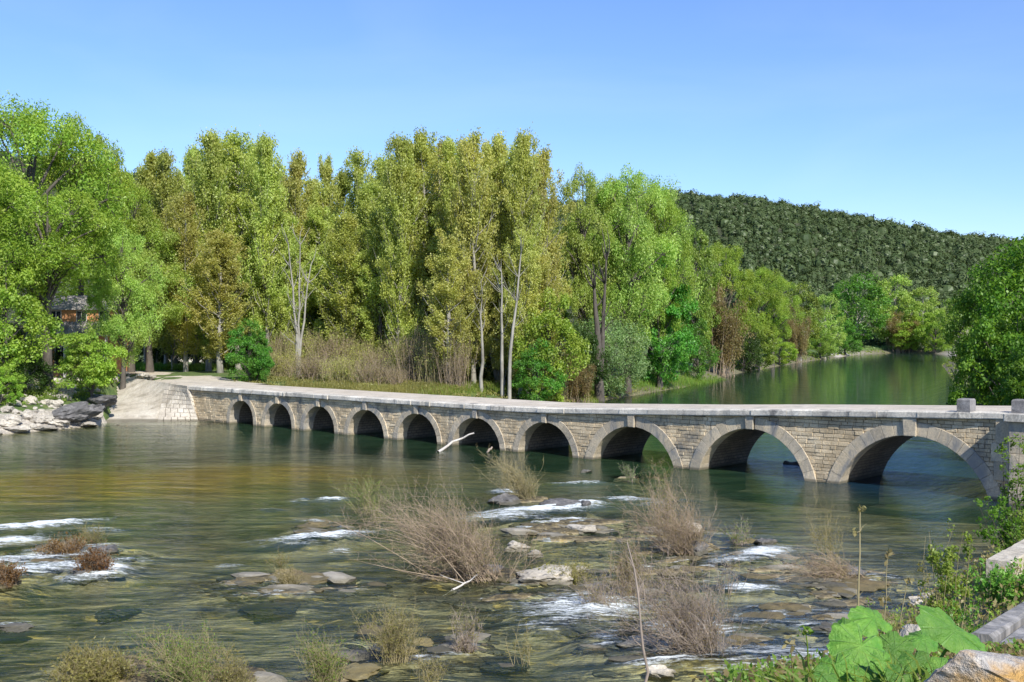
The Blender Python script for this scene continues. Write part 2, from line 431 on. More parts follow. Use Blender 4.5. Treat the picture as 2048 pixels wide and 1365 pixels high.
def ground_hit(px, py):
    """the ground point seen at a photo pixel"""
    d = np.array([(px - CX) / F, 1, -(py - HY) / F])
    Y = np.geomspace(1.5, 900, 3000)
    z, _ = height(d[0] * Y, Y)
    i = np.argmax(z >= EYE + d[2] * Y)
    return np.array([d[0] * Y[i], Y[i], z[i]])

def axis(segs):
    out = [segs[0][0]]
    for a, b, st in segs:
        n = max(1, int(round((b - a) / st)))
        out += list(a + (b - a) * (np.arange(n) + 1) / n)
    return np.array(out)
gx = axis([(-2400, -400, 160), (-400, -120, 14), (-120, -45, 2.2), (-45, -18, .55), (-18, 20, .18), (20, 60, .9), (60, 150, 3), (150, 400, 14), (400, 2400, 160)])
gy = axis([(-300, -20, 20), (-20, 0, 1.5), (0, 24, .5), (24, 60, .16), (60, 100, .5), (100, 180, 1.6), (180, 400, 5), (400, 2600, 120)])
GX, GY = np.meshgrid(gx, gy)
GZ, GS = height(GX, GY)
def grid_mesh(name, X, Y, Z, mat, keep=None, smooth=True):
    ny, nx = X.shape
    idx = np.arange(nx * ny).reshape(ny, nx)
    q = np.stack([idx[:-1, :-1], idx[:-1, 1:], idx[1:, 1:], idx[1:, :-1]], -1)
    if keep is not None:
        q = q[keep[:-1, :-1] | keep[1:, 1:] | keep[:-1, 1:] | keep[1:, :-1]]
    q = q.reshape(-1, 4)
    used, inv = np.unique(q, return_inverse=True)
    mb = MB(); mb.add(np.stack([X, Y, Z], -1).reshape(-1, 3)[used], inv.reshape(-1, 4))
    return mb.mesh(name, mat, smooth), used

def attr(me, name, vals):
    a = me.attributes.new(name, 'FLOAT', 'POINT'); a.data.foreach_set('value', np.asarray(vals, np.float32))

def N_y(nt, pos):
    s = nt.nodes.new('ShaderNodeSeparateXYZ'); nt.links.new(pos, s.inputs[0]); return s.outputs['Y']
def ground_mat():
    m, nt, out = new_mat('ground_soil_and_bed')
    p = nt.nodes.new('ShaderNodeBsdfPrincipled'); p.inputs['Roughness'].default_value = .95
    pos = posvec(nt)
    sd = N(nt, 'ShaderNodeAttribute', attribute_name='shore'); sd = sd.outputs['Fac']
    gold = N(nt, 'ShaderNodeAttribute', attribute_name='gold').outputs['Fac']
    zz = nt.nodes.new('ShaderNodeSeparateXYZ'); nt.links.new(pos, zz.inputs[0]); z = zz.outputs['Z']
    # grass and soil
    n1 = noise(nt, .35, 5, .7, pos); n2 = noise(nt, 3.5, 5, .7, pos); n3 = noise(nt, 1.3, 5, .75, pos, .6)
    grass = ramp(nt, [(.3, (.035, .065, .014)), (.5, (.075, .125, .025)), (.66, (.16, .17, .055)), (.8, (.22, .18, .10))], n3)
    gravel = ramp(nt, [(.3, (.22, .19, .15)), (.5, (.40, .36, .30)), (.7, (.56, .52, .45))], n2)
    f = ramp(nt, [(.46, (0, 0, 0)), (.54, (1, 1, 1))], math_(nt, 'ADD', math_(nt, 'MULTIPLY', sd, .09), math_(nt, 'MULTIPLY', n1, .42)))
    gv = N(nt, 'ShaderNodeAttribute', attribute_name='gravel').outputs['Fac']
    soil = ramp(nt, [(.36, (.05, .045, .028)), (.48, (.16, .13, .08)), (.56, (.09, .12, .04)), (.66, (.34, .29, .20))], n2)
    shore = mix(nt, gv, soil.outputs[0], gravel.outputs[0])
    grass2 = mix(nt, math_(nt, 'MULTIPLY', gv, .0), grass.outputs[0], gravel.outputs[0])
    near_ = math_(nt, 'LESS_THAN', N_y(nt, pos), 50.0)
    grass2 = mix(nt, near_, grass2, soil.outputs[0])
    land = mix(nt, f.outputs[0], shore, grass2)
    # bed: algae, pebbles, ochre slabs
    v = nt.nodes.new('ShaderNodeTexVoronoi'); v.inputs['Scale'].default_value = 3.2; nt.links.new(mapping(nt, pos, (1, 1.5, 1)), v.inputs['Vector'])
    peb = ramp(nt, [(0, (.10, .09, .055)), (.4, (.24, .21, .12)), (.7, (.38, .33, .20)), (1, (.62, .57, .44))], v.outputs['Color'])
    n5 = noise(nt, .42, 6, .72, mapping(nt, pos, (.8, 1.25, 1), (0, 0, -.4)), .5)
    alg = ramp(nt, [(.37, (.02, .017, .012)), (.43, (.10, .08, .045)), (.48, (.25, .20, .12)), (.54, (.40, .33, .20)), (.61, (.54, .44, .25)), (.70, (.72, .63, .42))], n5)
    bed = mix(nt, .22, alg.outputs[0], peb.outputs[0])
    n6 = noise(nt, 1.0, 4, .7, mapping(nt, pos, (1, 2.2, 1)), .8)
    ys = ramp(nt, [(.575, (0, 0, 0)), (.64, (1, 1, 1))], n6)
    bed = mix(nt, math_(nt, 'MULTIPLY', ys.outputs[0], .8), bed, (.58, .42, .14))
    gst = ramp(nt, [(.3, (.22, .13, .02)), (.7, (.90, .55, .10))], noise(nt, .8, 5, .8, mapping(nt, pos, (.5, 2.6, 1), (0, 0, .55))))
    bed = mix(nt, gold, bed, gst.outputs[0])
    em = ramp(nt, [(.30, (0, 0, 0)), (.62, (1, 1, 1))], math_(nt, 'ADD', .4, math_(nt, 'MULTIPLY', z, 3.0)))
    emc = ramp(nt, [(.35, (.025, .022, .015)), (.5, (.09, .072, .036)), (.6, (.19, .145, .06)), (.75, (.46, .42, .34))], n2)
    bed = mix(nt, em.outputs[0], bed, emc.outputs[0])
    fz = ramp(nt, [(.49, (0, 0, 0)), (.51, (1, 1, 1))], math_(nt, 'ADD', .5, math_(nt, 'MULTIPLY', sd, .05)))
    col = mix(nt, fz.outputs[0], bed, land)
    nt.links.new(col, p.inputs['Base Color'])
    h = math_(nt, 'ADD', n2, math_(nt, 'MULTIPLY', v.outputs['Distance'], -.6))
    nt.links.new(bump(nt, h, .8, .12), p.inputs['Normal'])
    nt.links.new(p.outputs[0], out.inputs[0]); return m
M['ground'] = ground_mat()
me, used = grid_mesh('ground', GX, GY, GZ, M['ground'])
attr(me, 'shore', GS.ravel()[used])
gold = np.clip(1.5 * np.exp(-(((GX + 22) / 18) ** 2 + ((GY - 60 - (GX + 22) * .34) / 5.5) ** 2)) * (1 + .5 * fbm(GX, GY * 2, 5, 3)), 0, 1)
gv = (GY > 75) * (GX < 5) * (GY < 105) * 1.0 + (GY > 290) * sstep(340, 300, GY) * 1.0
attr(me, 'gravel', gv.ravel()[used])
attr(me, 'gold', gold.ravel()[used])
tag(link('ground', me), kind='structure')

# ------------------------------------------------------------------ water
wx = axis([(-260, -60, 8), (-60, -30, .8), (-30, 18, .16), (18, 40, .5), (40, 132, 2.5)])
wy = axis([(-32, 10, 4), (10, 24, .8), (24, 60, .15), (60, 100, .5), (100, 345, 2.5)])
WX, WY = np.meshgrid(wx, wy)
Hh, Ws = height(WX, WY)
# foam: photo pixel, length along the flow, width, strength, turn
FOAM = [(75, 1052, 2.1, .35, 1.0, .45), (25, 1085, 1.0, .5, .9, .3), (60, 1120, 2.2, .6, .75, .45), (110, 1140, 2.4, .5, .75, .45), (190, 1155, 1.2, .35, .7, .4), (205, 1062, .8, .3, .6, -.2), (225, 1145, .5, .3, .95, 0), (20, 1150, 1.6, .5, .6, .4), (195, 1095, .8, .3, .6, .2),
        (1080, 1022, 2.3, .5, 1.0, .35), (1010, 1035, 1.5, .5, .7, .3), (1175, 1010, .8, .4, .9, -.5), (1130, 1040, 1.2, .25, .6, -.1), (1010, 985, .6, .45, .9, 0), (1150, 968, 1.2, .2, .6, 0), (1185, 966, .5, .2, .6, 0), (1260, 1000, 1.2, .35, .7, -.3),
        (640, 1075, 1.7, .35, .95, .4), (590, 1088, 1.0, .25, .5, .4), (665, 1000, .6, .25, .9, 0), (600, 1003, .4, .15, .6, 0), (540, 1020, .4, .15, .5, 0), (630, 1045, .8, .2, .6, -.4), (680, 1105, .4, .25, .6, 0), (455, 1135, .4, .15, .6, .3),
        (1180, 1215, 1.8, .9, .8, .6), (1130, 1245, 1.4, .4, .5, .5), (1525, 1108, 1.3, .4, .95, .6), (1470, 1125, 1.0, .25, .7, .2), (1440, 1068, 1.4, .15, .35, -.2), (1500, 1180, .8, .25, .8, 0), (1440, 1178, .8, .2, .4, 0), (1570, 1315, 2.6, .5, .6, -.15), (1630, 1330, 1.8, .7, .6, -.1), (1490, 1335, 1.3, .6, .4, 0),
        (1620, 1255, 1.6, .35, .5, -.1), (1350, 1255, 1.0, .35, .7, .2), (1310, 1285, 1.2, .4, .4, .2), (1340, 1330, .9, .15, .8, .1), (1745, 1155, .9, .2, .5, 0), (1700, 1230, 1.3, .3, .4, 0), (1610, 1170, 1.2, .2, .3, 0), (1350, 1000, 1.0, .2, .35, -.2), (30, 1250, .5, .2, .5, 0), (1500, 1250, 1.2, .25, .4, -.3), (1310,1010,.6,.25,.6,0)]
foam = np.zeros_like(WX); lift = np.zeros_like(WX)
for px, py, a, b, stg, ang in FOAM:
    c = P(px, py, 0); dx = WX - c[0]; dy = WY - c[1]
    b = b * 2.5; a = a * 1.6
    ang = ang * 1.3
    u = dx * math.cos(ang) + dy * math.sin(ang); v = -dx * math.sin(ang) + dy * math.cos(ang)
    w = np.exp(-((u / a) ** 2 + (v / b) ** 2) * 1.3)
    foam = np.maximum(foam, stg * w); lift += .15 * w * stg
depth = np.clip(-Hh, 0, 3)
rzz = np.zeros_like(WX)
for ex, ey, ra, rl in REEF:
    c = P(ex, ey, 0); rzz = np.maximum(rzz, np.exp(-((WX - c[0]) / ra) ** 2 - ((WY - c[1]) / rl) ** 2))
foam = np.maximum(foam, np.clip(rzz * 1.4, 0, 1) * sstep(.14, .02, depth) * .62 * sstep(-.2, .5, fbm(WX + 40, WY, 1.6, 3) + .1))
nearw = sstep(62, 40, WY)
WZ = lift + (.018 * fbm(WX * .55 + WY * .4, WY * 1.4, 1.2, 3) * (.3 + nearw)) + foam * .16 * fbm(WX * .7, WY * 1.3, .35, 2)
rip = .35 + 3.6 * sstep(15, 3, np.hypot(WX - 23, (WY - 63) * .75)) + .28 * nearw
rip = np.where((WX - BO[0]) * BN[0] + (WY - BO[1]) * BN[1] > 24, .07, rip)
def water_mat():
    m, nt, out = new_mat('river_water')
    pos = posvec(nt)
    A = lambda n: N(nt, 'ShaderNodeAttribute', attribute_name=n).outputs['Fac']
    dep, fo, rp = A('depth'), A('foam'), A('ripple')
    fl = mapping(nt, pos, (.35, 1.5, 1), (0, 0, -.42))
    n1 = noise(nt, 1.6, 4, .62, fl, .4); n2 = noise(nt, .55, 3, .5, fl, .3); n3 = noise(nt, 5.5, 3, .6, fl)
    h = math_(nt, 'ADD', math_(nt, 'MULTIPLY', n1, .42), math_(nt, 'ADD', math_(nt, 'MULTIPLY', n2, .85), math_(nt, 'MULTIPLY', n3, .15)))
    h = math_(nt, 'MULTIPLY', h, rp)
    b = nt.nodes.new('ShaderNodeBump'); b.inputs['Strength'].default_value = .9; b.inputs['Distance'].default_value = .13
    nt.links.new(h, b.inputs['Height'])
    fr = nt.nodes.new('ShaderNodeFresnel'); fr.inputs[0].default_value = 1.333; nt.links.new(b.outputs[0], fr.inputs['Normal'])
    gl = nt.nodes.new('ShaderNodeBsdfGlossy'); gl.inputs['Roughness'].default_value = .07; gl.inputs[0].default_value = (1, 1, 1, 1)
    nt.links.new(b.outputs[0], gl.inputs['Normal'])
    tr = nt.nodes.new('ShaderNodeBsdfTransparent'); tr.inputs[0].default_value = (.89, .955, .85, 1)
    df = nt.nodes.new('ShaderNodeBsdfDiffuse')
    tn = ramp(nt, [(.35, (.020, .055, .026)), (.65, (.045, .095, .045))], n2)
    nt.links.new(tn.outputs[0], df.inputs[0])
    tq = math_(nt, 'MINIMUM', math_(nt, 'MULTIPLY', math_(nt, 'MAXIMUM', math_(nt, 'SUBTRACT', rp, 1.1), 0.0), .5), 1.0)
    nt.links.new(mix(nt, tq, tn.outputs[0], (.014, .052, .095)), df.inputs[0])  # blue of the reflected sky mixed into the water colour where ripples are strong
    # murk grows with the depth of water looked through
    e = math_(nt, 'SUBTRACT', 1.0, math_(nt, 'POWER', 2.718, math_(nt, 'MULTIPLY', dep, -.50)))
    u = nt.nodes.new('ShaderNodeMixShader'); nt.links.new(e, u.inputs[0]); nt.links.new(tr.outputs[0], u.inputs[1]); nt.links.new(df.outputs[0], u.inputs[2])
    w = nt.nodes.new('ShaderNodeMixShader'); nt.links.new(math_(nt, 'MULTIPLY', fr.outputs[0], math_(nt, 'MINIMUM', 1.0, math_(nt, 'ADD', math_(nt, 'ADD', .28, math_(nt, 'MULTIPLY', math_(nt, 'MAXIMUM', math_(nt, 'SUBTRACT', rp, .9), 0.0), .35)), math_(nt, 'MULTIPLY', fr.outputs[0], .7)))), w.inputs[0]); nt.links.new(u.outputs[0], w.inputs[1]); nt.links.new(gl.outputs[0], w.inputs[2])
    fm = mapping(nt, pos, (.5, 2.8, 1), (0, 0, -.5))
    n4 = noise(nt, 2.6, 6, .75, fm, .5); n7 = noise(nt, 9, 4, .7, pos)
    nn = math_(nt, 'ADD', math_(nt, 'MULTIPLY', n4, .75), math_(nt, 'MULTIPLY', n7, .25))
    ff = math_(nt, 'ADD', math_(nt, 'MULTIPLY', fo, 1.12), math_(nt, 'MULTIPLY', math_(nt, 'SUBTRACT', nn, .5), 3.4))
    fr2 = ramp(nt, [(.42, (0, 0, 0)), (.66, (.25, .25, .25)), (1.0, (.9, .9, .9))], ff)
    fd = nt.nodes.new('ShaderNodeBsdfDiffuse'); fd.inputs[0].default_value = (.74, .79, .80, 1)
    nt.links.new(bump(nt, nn, .5, .15), fd.inputs['Normal'])
    ww = nt.nodes.new('ShaderNodeMixShader'); nt.links.new(math_(nt, 'MULTIPLY', fr2.outputs[0], math_(nt, 'MINIMUM', math_(nt, 'MULTIPLY', fo, 4.0), 1.0)), ww.inputs[0])
    nt.links.new(w.outputs[0], ww.inputs[1]); nt.links.new(fd.outputs[0], ww.inputs[2])
    nt.links.new(ww.outputs[0], out.inputs[0]); return m
M['water'] = water_mat()
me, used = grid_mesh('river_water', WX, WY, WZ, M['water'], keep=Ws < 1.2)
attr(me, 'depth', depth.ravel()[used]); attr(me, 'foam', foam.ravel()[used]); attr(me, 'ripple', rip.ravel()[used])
tag(link('river_water', me), kind='structure')

# ------------------------------------------------------------------ hills
def ridge_px(u):
    return np.interp(u, [-900, 0, 150, 230, 300, 370, 500, 650, 900, 1150, 1350, 1500, 1560, 1700, 1850, 2010, 2100, 2600, 3300], [300, 300, 318, 338, 350, 370, 405, 435, 440, 400, 385, 395, 405, 430, 460, 480, 497, 560, 600])
hu = np.linspace(-900, 3300, 240); hd = np.concatenate([np.linspace(330, 700, 60), np.linspace(720, 1300, 16)])
HU, HD = np.meshgrid(hu, hd)
def hill_z(U, D):
    rz = EYE + (HY - ridge_px(U) - 6) / F * 700
    t = (D - 340) / 360
    up = rz * sstep(0, 1.0, t) * .45 + rz * np.clip(t, 0, 1) * .55
    dn = rz * np.clip(1 - (D - 700) / 700, 0, 1)
    X = (U - CX) / F * D
    return np.where(D <= 700, up, dn) - 1 + fbm(X, D, 60, 3) * 5 * np.clip(t * 2, 0, 1) * np.clip(1.15 - t, 0, 1)
HZ = hill_z(HU, HD)
M['hill_soil'] = stone_mat('hill_soil', [(.03, .038, .014), (.045, .055, .02), (.08, .085, .04)], .05, .02, .2, 1)
me, _ = grid_mesh('hill', (HU - CX) / F * HD, HD, HZ, M['hill_soil'])
tag(link('hill', me), kind='structure')

# holm oak forest covering the hill, one mass
def forest():
    mb = MB(); r = np.random.default_rng(11)
    protos = []
    for k in range(5):
        n = 105
        d = unit(n, r); d[:, 2] = np.abs(d[:, 2]) * 1.0 + .02
        d /= np.linalg.norm(d, axis=1, keepdims=True)
        c = d * r.uniform(.72, 1.04, n)[:, None] * (1 + .22 * np.sin(3 * d[:, :1] + k) * np.cos(4 * d[:, 1:2] + k))
        t = MB(); c = c[d[:, 1] < .35]; d = d[d[:, 1] < .35]; leaves(t, c, .30, .24, spread=1, nrm=d * 3.0, r=r, tang=.95)
        # body under the leaves: a rough dome
        th = np.linspace(0, 2 * np.pi, 9)[:-1]
        ring = lambda z, q: np.stack([np.cos(th) * q, np.sin(th) * q, np.full(8, z)], 1) * r.uniform(.88, 1.08, (8, 1))
        b = np.concatenate([ring(-.7, .6), ring(.05, .66), ring(.42, .52), ring(.58, .2)])
        ii = np.arange(32).reshape(4, 8); nn = np.roll(ii, -1, 1)
        t.add(b, np.stack([ii[:-1], nn[:-1], nn[1:], ii[1:]], -1).reshape(-1, 4))
        protos.append((np.concatenate(t.v), np.concatenate(t.q)))
    cnt = 0
    D = np.exp(r.uniform(np.log(352), np.log(735), 22000)); U = r.uniform(-60, 2120, 22000)
    keep = ((U > 1250) | (D > 540)) & (r.uniform(size=22000) < np.where(U < 1250, .25, .62))
    D = D[keep]; U = U[keep]
    X = (U - CX) / F * D; Z = hill_z(U, D)
    for i in range(len(D)):
        v, q = protos[i % 5]
        s = r.choice([1.6, 2.3, 3.2, 4.5], p=[.35, .35, .22, .08]) * r.uniform(.85, 1.15); a = r.uniform(0, 6.28)
        c, sn = math.cos(a), math.sin(a)
        w = np.stack([(v[:, 0] * c - v[:, 1] * sn) * s, (v[:, 0] * sn + v[:, 1] * c) * s, v[:, 2] * s * r.uniform(.8, 1.15)], 1) + (X[i], D[i], Z[i] + .35 * s)
        mb.add(w, q)
    return mb
ob = link('holm_oak_forest', forest().mesh('holm_oak_forest', M['oak']))
tag(ob, 'dark grey green holm oak forest covering the long hillside', 'forest', kind='stuff')
# ------------------------------------------------------------------ the bridge
rb = np.random.default_rng(21)
bridge = link('stone_bridge', None); bridge.location = BO; bridge.rotation_euler = (0, 0, math.atan2(BD[1], BD[0]))
tag(bridge, 'low stone bridge of ten round arches crossing the river', 'bridge')
OPEN = [(460, 507, 1.96), (530, 584, 1.96), (608, 669.5, 1.97), (696, 768.7, 1.97), (795, 875, 1.97), (905, 1001, 1.98), (1036.6, 1146, 2.02), (1185.5, 1348, 2.15), (1399, 1610, 2.5), (1678, 1978, 2.70)]
ARCH = []
for i, (a, b, h) in enumerate(OPEN):
    s0, s1 = s_of(a), s_of(b); half = (s1 - s0) / 2; sc = (s0 + s1) / 2
    if h >= half: Rr = half; zc = h - half
    else: Rr = (half * half + h * h) / (2 * h); zc = h - Rr
    ARCH.append(dict(s0=s0, s1=s1, sc=sc, h=h, R=Rr, zc=zc, half=half, ring=.43 + .22 * sstep(1.8, 3.4, half)))
SL, SR = -6.9, s_of(2048) + 14
for i, a in enumerate(ARCH):
    a['lo'] = (ARCH[i - 1]['s1'] + a['s0']) / 2 + .025 if i else a['s0'] - a['ring']
    a['hi'] = (ARCH[i + 1]['s0'] + a['s1']) / 2 - .025 if i < 9 else a['s1'] + a['ring']
ZB = -1.6
def arch_curve(a, off=0.0, n=22):
    """points left foot to right foot"""
    Rr, zc = a['R'] + off, a['zc']
    if a['h'] >= a['half']:
        th = np.linspace(np.pi, 0, n)
        pts = [(a['sc'] - Rr, ZB)] + [(a['sc'] + Rr * math.cos(t), zc + Rr * math.sin(t)) for t in th] + [(a['sc'] + Rr, ZB)]
    else:
        t0 = math.asin(max(-1, (ZB - zc) / Rr)) if abs(ZB - zc) < Rr else -1.2
        t0 = max(t0, -.12)
        th = np.linspace(np.pi - t0, t0, n)
        pts = [(a['sc'] - Rr * math.cos(t0), ZB)] + [(a['sc'] + Rr * math.cos(t), zc + Rr * math.sin(t)) for t in th] + [(a['sc'] + Rr * math.cos(t0), ZB)]
    return pts
def wall(tpos, flip=False):
    mb = MB()
    pts = [(SL, ZB)]
    for a in ARCH: pts += arch_curve(a)
    pts.append((SR, ZB))
    for (sa, za), (sb, zb) in zip(pts[:-1], pts[1:]):
        if sb - sa < 1e-4: continue
        n = max(1, int((sb - sa) / 4)) if za == ZB and zb == ZB else 1
        for j in range(n):
            p, q = sa + (sb - sa) * j / n, sa + (sb - sa) * (j + 1) / n
            z1 = za + (zb - za) * j / n; z2 = za + (zb - za) * (j + 1) / n
            mb.add([(p, tpos, z1), (q, tpos, z2), (q, tpos, zu(q)), (p, tpos, zu(p))], [(0, 1, 2, 3)] if not flip else [(3, 2, 1, 0)])
    return mb
link('core_wall', wall(.07).mesh('core_wall', M['core']), bridge)
link('rear_wall', wall(BW, True).mesh('rear_wall', M['block']), bridge)
for a in ARCH:
    pts = arch_curve(a, 0, 24); mb = MB(); nt_ = 8
    me_uv = []
    acc = 0
    T = np.linspace(.86, BW - .002, nt_)  # shade-dark vault starts behind the ring stones, which keep the sunlit reveal bright
    V = []; UV = []
    for k, (s, z) in enumerate(pts):
        if k: acc += math.hypot(s - pts[k - 1][0], z - pts[k - 1][1])
        for t in T: V.append((s, t, z)); UV.append((t, acc))
    idx = np.arange(len(V)).reshape(len(pts), nt_)
    q = np.stack([idx[:-1, :-1], idx[:-1, 1:], idx[1:, 1:], idx[1:, :-1]], -1).reshape(-1, 4)
    mb.add(V, q); me = mb.mesh('vault', M['barrel'])
    uvl = me.uv_layers.new(name='UVMap'); UV = np.array(UV)
    uvl.data.foreach_set('uv', UV[q.ravel()].astype(np.float32).ravel())
    link('vault', me, bridge)

def prism(poly, t0, t1, bev=.012):
    """polygon in (s, z) extruded from t0 (front) to t1, with a small chamfer at the front"""
    poly = np.asarray(poly, float); n = len(poly); c = poly.mean(0)
    inn = c + (poly - c) * (1 - bev * 2 / (np.linalg.norm(poly - c, axis=1, keepdims=True) + 1e-6))
    A = np.column_stack([inn[:, 0], np.full(n, t0), inn[:, 1]])
    B = np.column_stack([poly[:, 0], np.full(n, t0 + bev), poly[:, 1]])
    C = np.column_stack([poly[:, 0], np.full(n, t1), poly[:, 1]])
    q = []
    for i in range(n):
        j = (i + 1) % n
        q += [(i, j, n + j, n + i), (n + i, n + j, 2 * n + j, 2 * n + i)]
    t = []
    qq = []
    if n == 4: qq = [(3, 2, 1, 0)]
    else: t = [(0, i + 1, i) for i in range(1, n - 1)]
    mb = MB(); mb.add(np.concatenate([A, B, C]), q + qq, t); return mb

for ai, a in enumerate(ARCH):
    ring, Rr, zc, sc = a['ring'], a['R'], a['zc'], a['sc']
    stilt = a['h'] >= a['half']
    t0 = 0.0 if stilt else -.12
    arc = Rr * (np.pi - 2 * t0)
    nv = max(9, int(arc / (.42 if ai < 7 else .55)) | 1)
    th = np.linspace(np.pi - t0, t0, nv + 1)
    clip = lambda s: min(max(s, a['lo']), a['hi'])
    polys = []
    for i in range(nv):
        u, v = th[i] - .004 / Rr, th[i + 1] + .004 / Rr
        ins = [(sc + Rr * math.cos(w), zc + Rr * math.sin(w)) for w in (u, v)]
        outs = []
        for w in (u, v):
            ro = Rr + ring
            s_, z_ = sc + ro * math.cos(w), zc + ro * math.sin(w)
            z_ = min(z_, zu(s_) - .02)
            outs.append((clip(s_), z_))
        polys.append((i, [ins[0], ins[1], outs[1], outs[0]]))
    for i, pl in polys:
        if i == nv // 2: continue
        pl = [pl[0], pl[3], pl[2], pl[1]]
        link('arch_stone', prism(pl, -.05 + rb.uniform(-.006, .006), .85).mesh('arch_stone', M['ring']), bridge)
    # keystone, proud, up to the ledge
    kw = .20 + .05 * (ai > 6) + .1 * (ai == 9)
    zk = zc + Rr
    pl = [(sc - kw * .85, zk - .03), (sc - kw, zu(sc) - .004), (sc + kw, zu(sc) - .004), (sc + kw * .85, zk - .03)]
    link('keystone', prism(pl, -.18, .35, .02).mesh('keystone', M['ring']), bridge)
    # feet of the ring, down into the water
    zf = zc + Rr * math.sin(t0) if not stilt else zc
    for sg in (-1, 1):
        si = sc + sg * Rr * math.cos(t0); so = clip(sc + sg * (Rr + ring))
        x0, x1 = min(si, so), max(si, so)
        zs = np.arange(zf, ZB, -.55)
        for k, z in enumerate(zs):
            if z < -.5: break
            zb = max(z - .54, ZB)
            link('arch_stone', prism([(x0, zb), (x0, z), (x1, z), (x1, zb)], -.05, .85).mesh('arch_stone', M['ring']), bridge)

# spandrel masonry
def free_intervals(z0, z1):
    """stretches of s not covered by arch openings or the inner half of the rings"""
    cuts = []
    for a in ARCH:
        m = a['R'] + a['ring'] * .45
        hw = 0
        for z in (z0, z1):
            d = z - a['zc']
            if d <= 0: w = m
            elif d < m: w = math.sqrt(m * m - d * d)
            else: w = 0
            hw = max(hw, w)
        if hw > 0: cuts.append((a['sc'] - hw, a['sc'] + hw))
    s = SL; out = []
    for c0, c1 in cuts:
        if c0 > s: out.append((s, c0))
        s = max(s, c1)
    out.append((s, s_of(2048) + 3)); return out
blocks = []
z = -.35
while z < 3.75:
    hgt = rb.uniform(.15, .24)
    for (p, q) in free_intervals(z, z + hgt):
        s = p
        while s < q - .04:
            w = rb.uniform(.28, .72) if s > 20 else rb.uniform(.35, .8)
            if q - s - w < .18: w = q - s
            top = min(z + hgt, zu(s + w / 2) - .01)
            if top - z > .06:
                blocks.append((s, s + w, z, top))
            s += w
    z += hgt
# coursing block template with chamfered edges, unit size
def block_mesh(seed):
    r = np.random.default_rng(seed)
    b = .0
    V = []
    for (t, k) in ((0, .06), (.18, 0), (1, 0)):
        for (x, zz) in ((k * .6, k), (1 - k * .6, k), (1 - k * .6, 1 - k), (k * .6, 1 - k)):
            V.append((x + r.uniform(-.012, .012), t + (r.uniform(-.05, .05) if t < .1 else 0), zz + r.uniform(-.03, .03) * (t < .5)))
    q = [(0, 1, 2, 3)]
    for l in (0, 4):
        for i in range(4):
            j = (i + 1) % 4; q.append((l + j, l + i, l + 4 + i, l + 4 + j))
    return V, q
tmpl = [block_mesh(i) for i in range(5)]
tmesh = []
for V, q in tmpl:
    mb = MB(); mb.add(V, q); tmesh.append(mb.mesh('stone_block', M['block']))
def vis(b):
    s0, s1, z0, z1 = b
    if s0 > s_of(2048) or z1 < 0: return 0
    Y = (L2W((s0 + s1) / 2, 0))[1]
    covered = 0
    for a in ARCH:
        d = math.hypot((s0 + s1) / 2 - a['sc'], max((z0 + z1) / 2 - a['zc'], 0))
        if d < a['R'] + a['ring']: covered = 1
    return (s1 - s0) * (z1 - z0) / Y ** 2 * (0.15 if covered else 1)
blocks.sort(key=vis, reverse=True)
rest = MB()
for i, (s0, s1, z0, z1) in enumerate(blocks):
    k = i % 5; g = .007; fr = .0 + rb.uniform(-.018, .018); dp = .15
    if i < 290:
        o = link('stone_block', tmesh[k], bridge, (s0 + g, fr, z0 + g)); o.scale = (s1 - s0 - 2 * g, dp, z1 - z0 - 2 * g)
    else:
        V, q = tmpl[k]
        V = np.array(V) * (s1 - s0 - 2 * g, dp, z1 - z0 - 2 * g) + (s0 + g, fr, z0 + g)
        rest.add(V, q)
o = link('masonry', rest.mesh('masonry', M['block']), bridge); o['kind'] = 'stuff'

# ledge slabs along the edge of the deck
s = -6.2
LED = .33
while s < s_of(2048) + 6:
    w = rb.uniform(1.0, 2.3)
    dt, dz = rb.uniform(-.035, .03), rb.uniform(-.015, .012)
    e = s + w - .015
    n = 5; mb = MB(); ss = np.linspace(s, e, n)
    jag = rb.uniform(-.02, .02, n) if rb.random() < .7 else rb.uniform(-.07, .06, n)
    V = []
    for k, sv in enumerate(ss):
        zz = zu(sv)
        lowc = -.26 + dt + jag[k]
        V += [(sv, lowc + .02, zz + .004), (sv, lowc - .0, zz + .05), (sv, lowc, zz + LED - .05 + dz), (sv, lowc + .05, zz + LED + dz), (sv, .62, zz + LED + dz), (sv, .62, zz + .004)]
    idx = np.arange(n * 6).reshape(n, 6); nx_ = np.roll(idx, -1, 1)
    q = np.stack([idx[:-1], idx[1:], nx_[1:], nx_[:-1]], -1).reshape(-1, 4)
    q = list(map(tuple, q))
    for base in (0, (n - 1) * 6):
        r_ = [base + i for i in range(6)]
        c1, c2 = (r_[0], r_[1], r_[2], r_[3]), (r_[0], r_[3], r_[4], r_[5])
        q += [c1, c2] if base == 0 else [c1[::-1], c2[::-1]]
    mb.add(V, q); link('ledge_slab', mb.mesh('ledge_slab', M['ledge']), bridge)
    s += w
# deck
mb = MB(); ss = np.linspace(-6.4, SR + 4, 90); V = []
for sv in ss:
    zz = zu(sv) + LED
    V += [(sv, .63, zz - .006), (sv, BW * .5, zz + .05), (sv, BW + .28, zz - .0), (sv, BW + .28, zz - LED), (sv, .63, zz - LED + .01)]
idx = np.arange(len(ss) * 5).reshape(-1, 5); nx_ = np.roll(idx, -1, 1)
mb.add(V, np.stack([idx[:-1], idx[1:], nx_[1:], nx_[:-1]], -1).reshape(-1, 4))
link('deck', mb.mesh('deck', M['deck']), bridge)
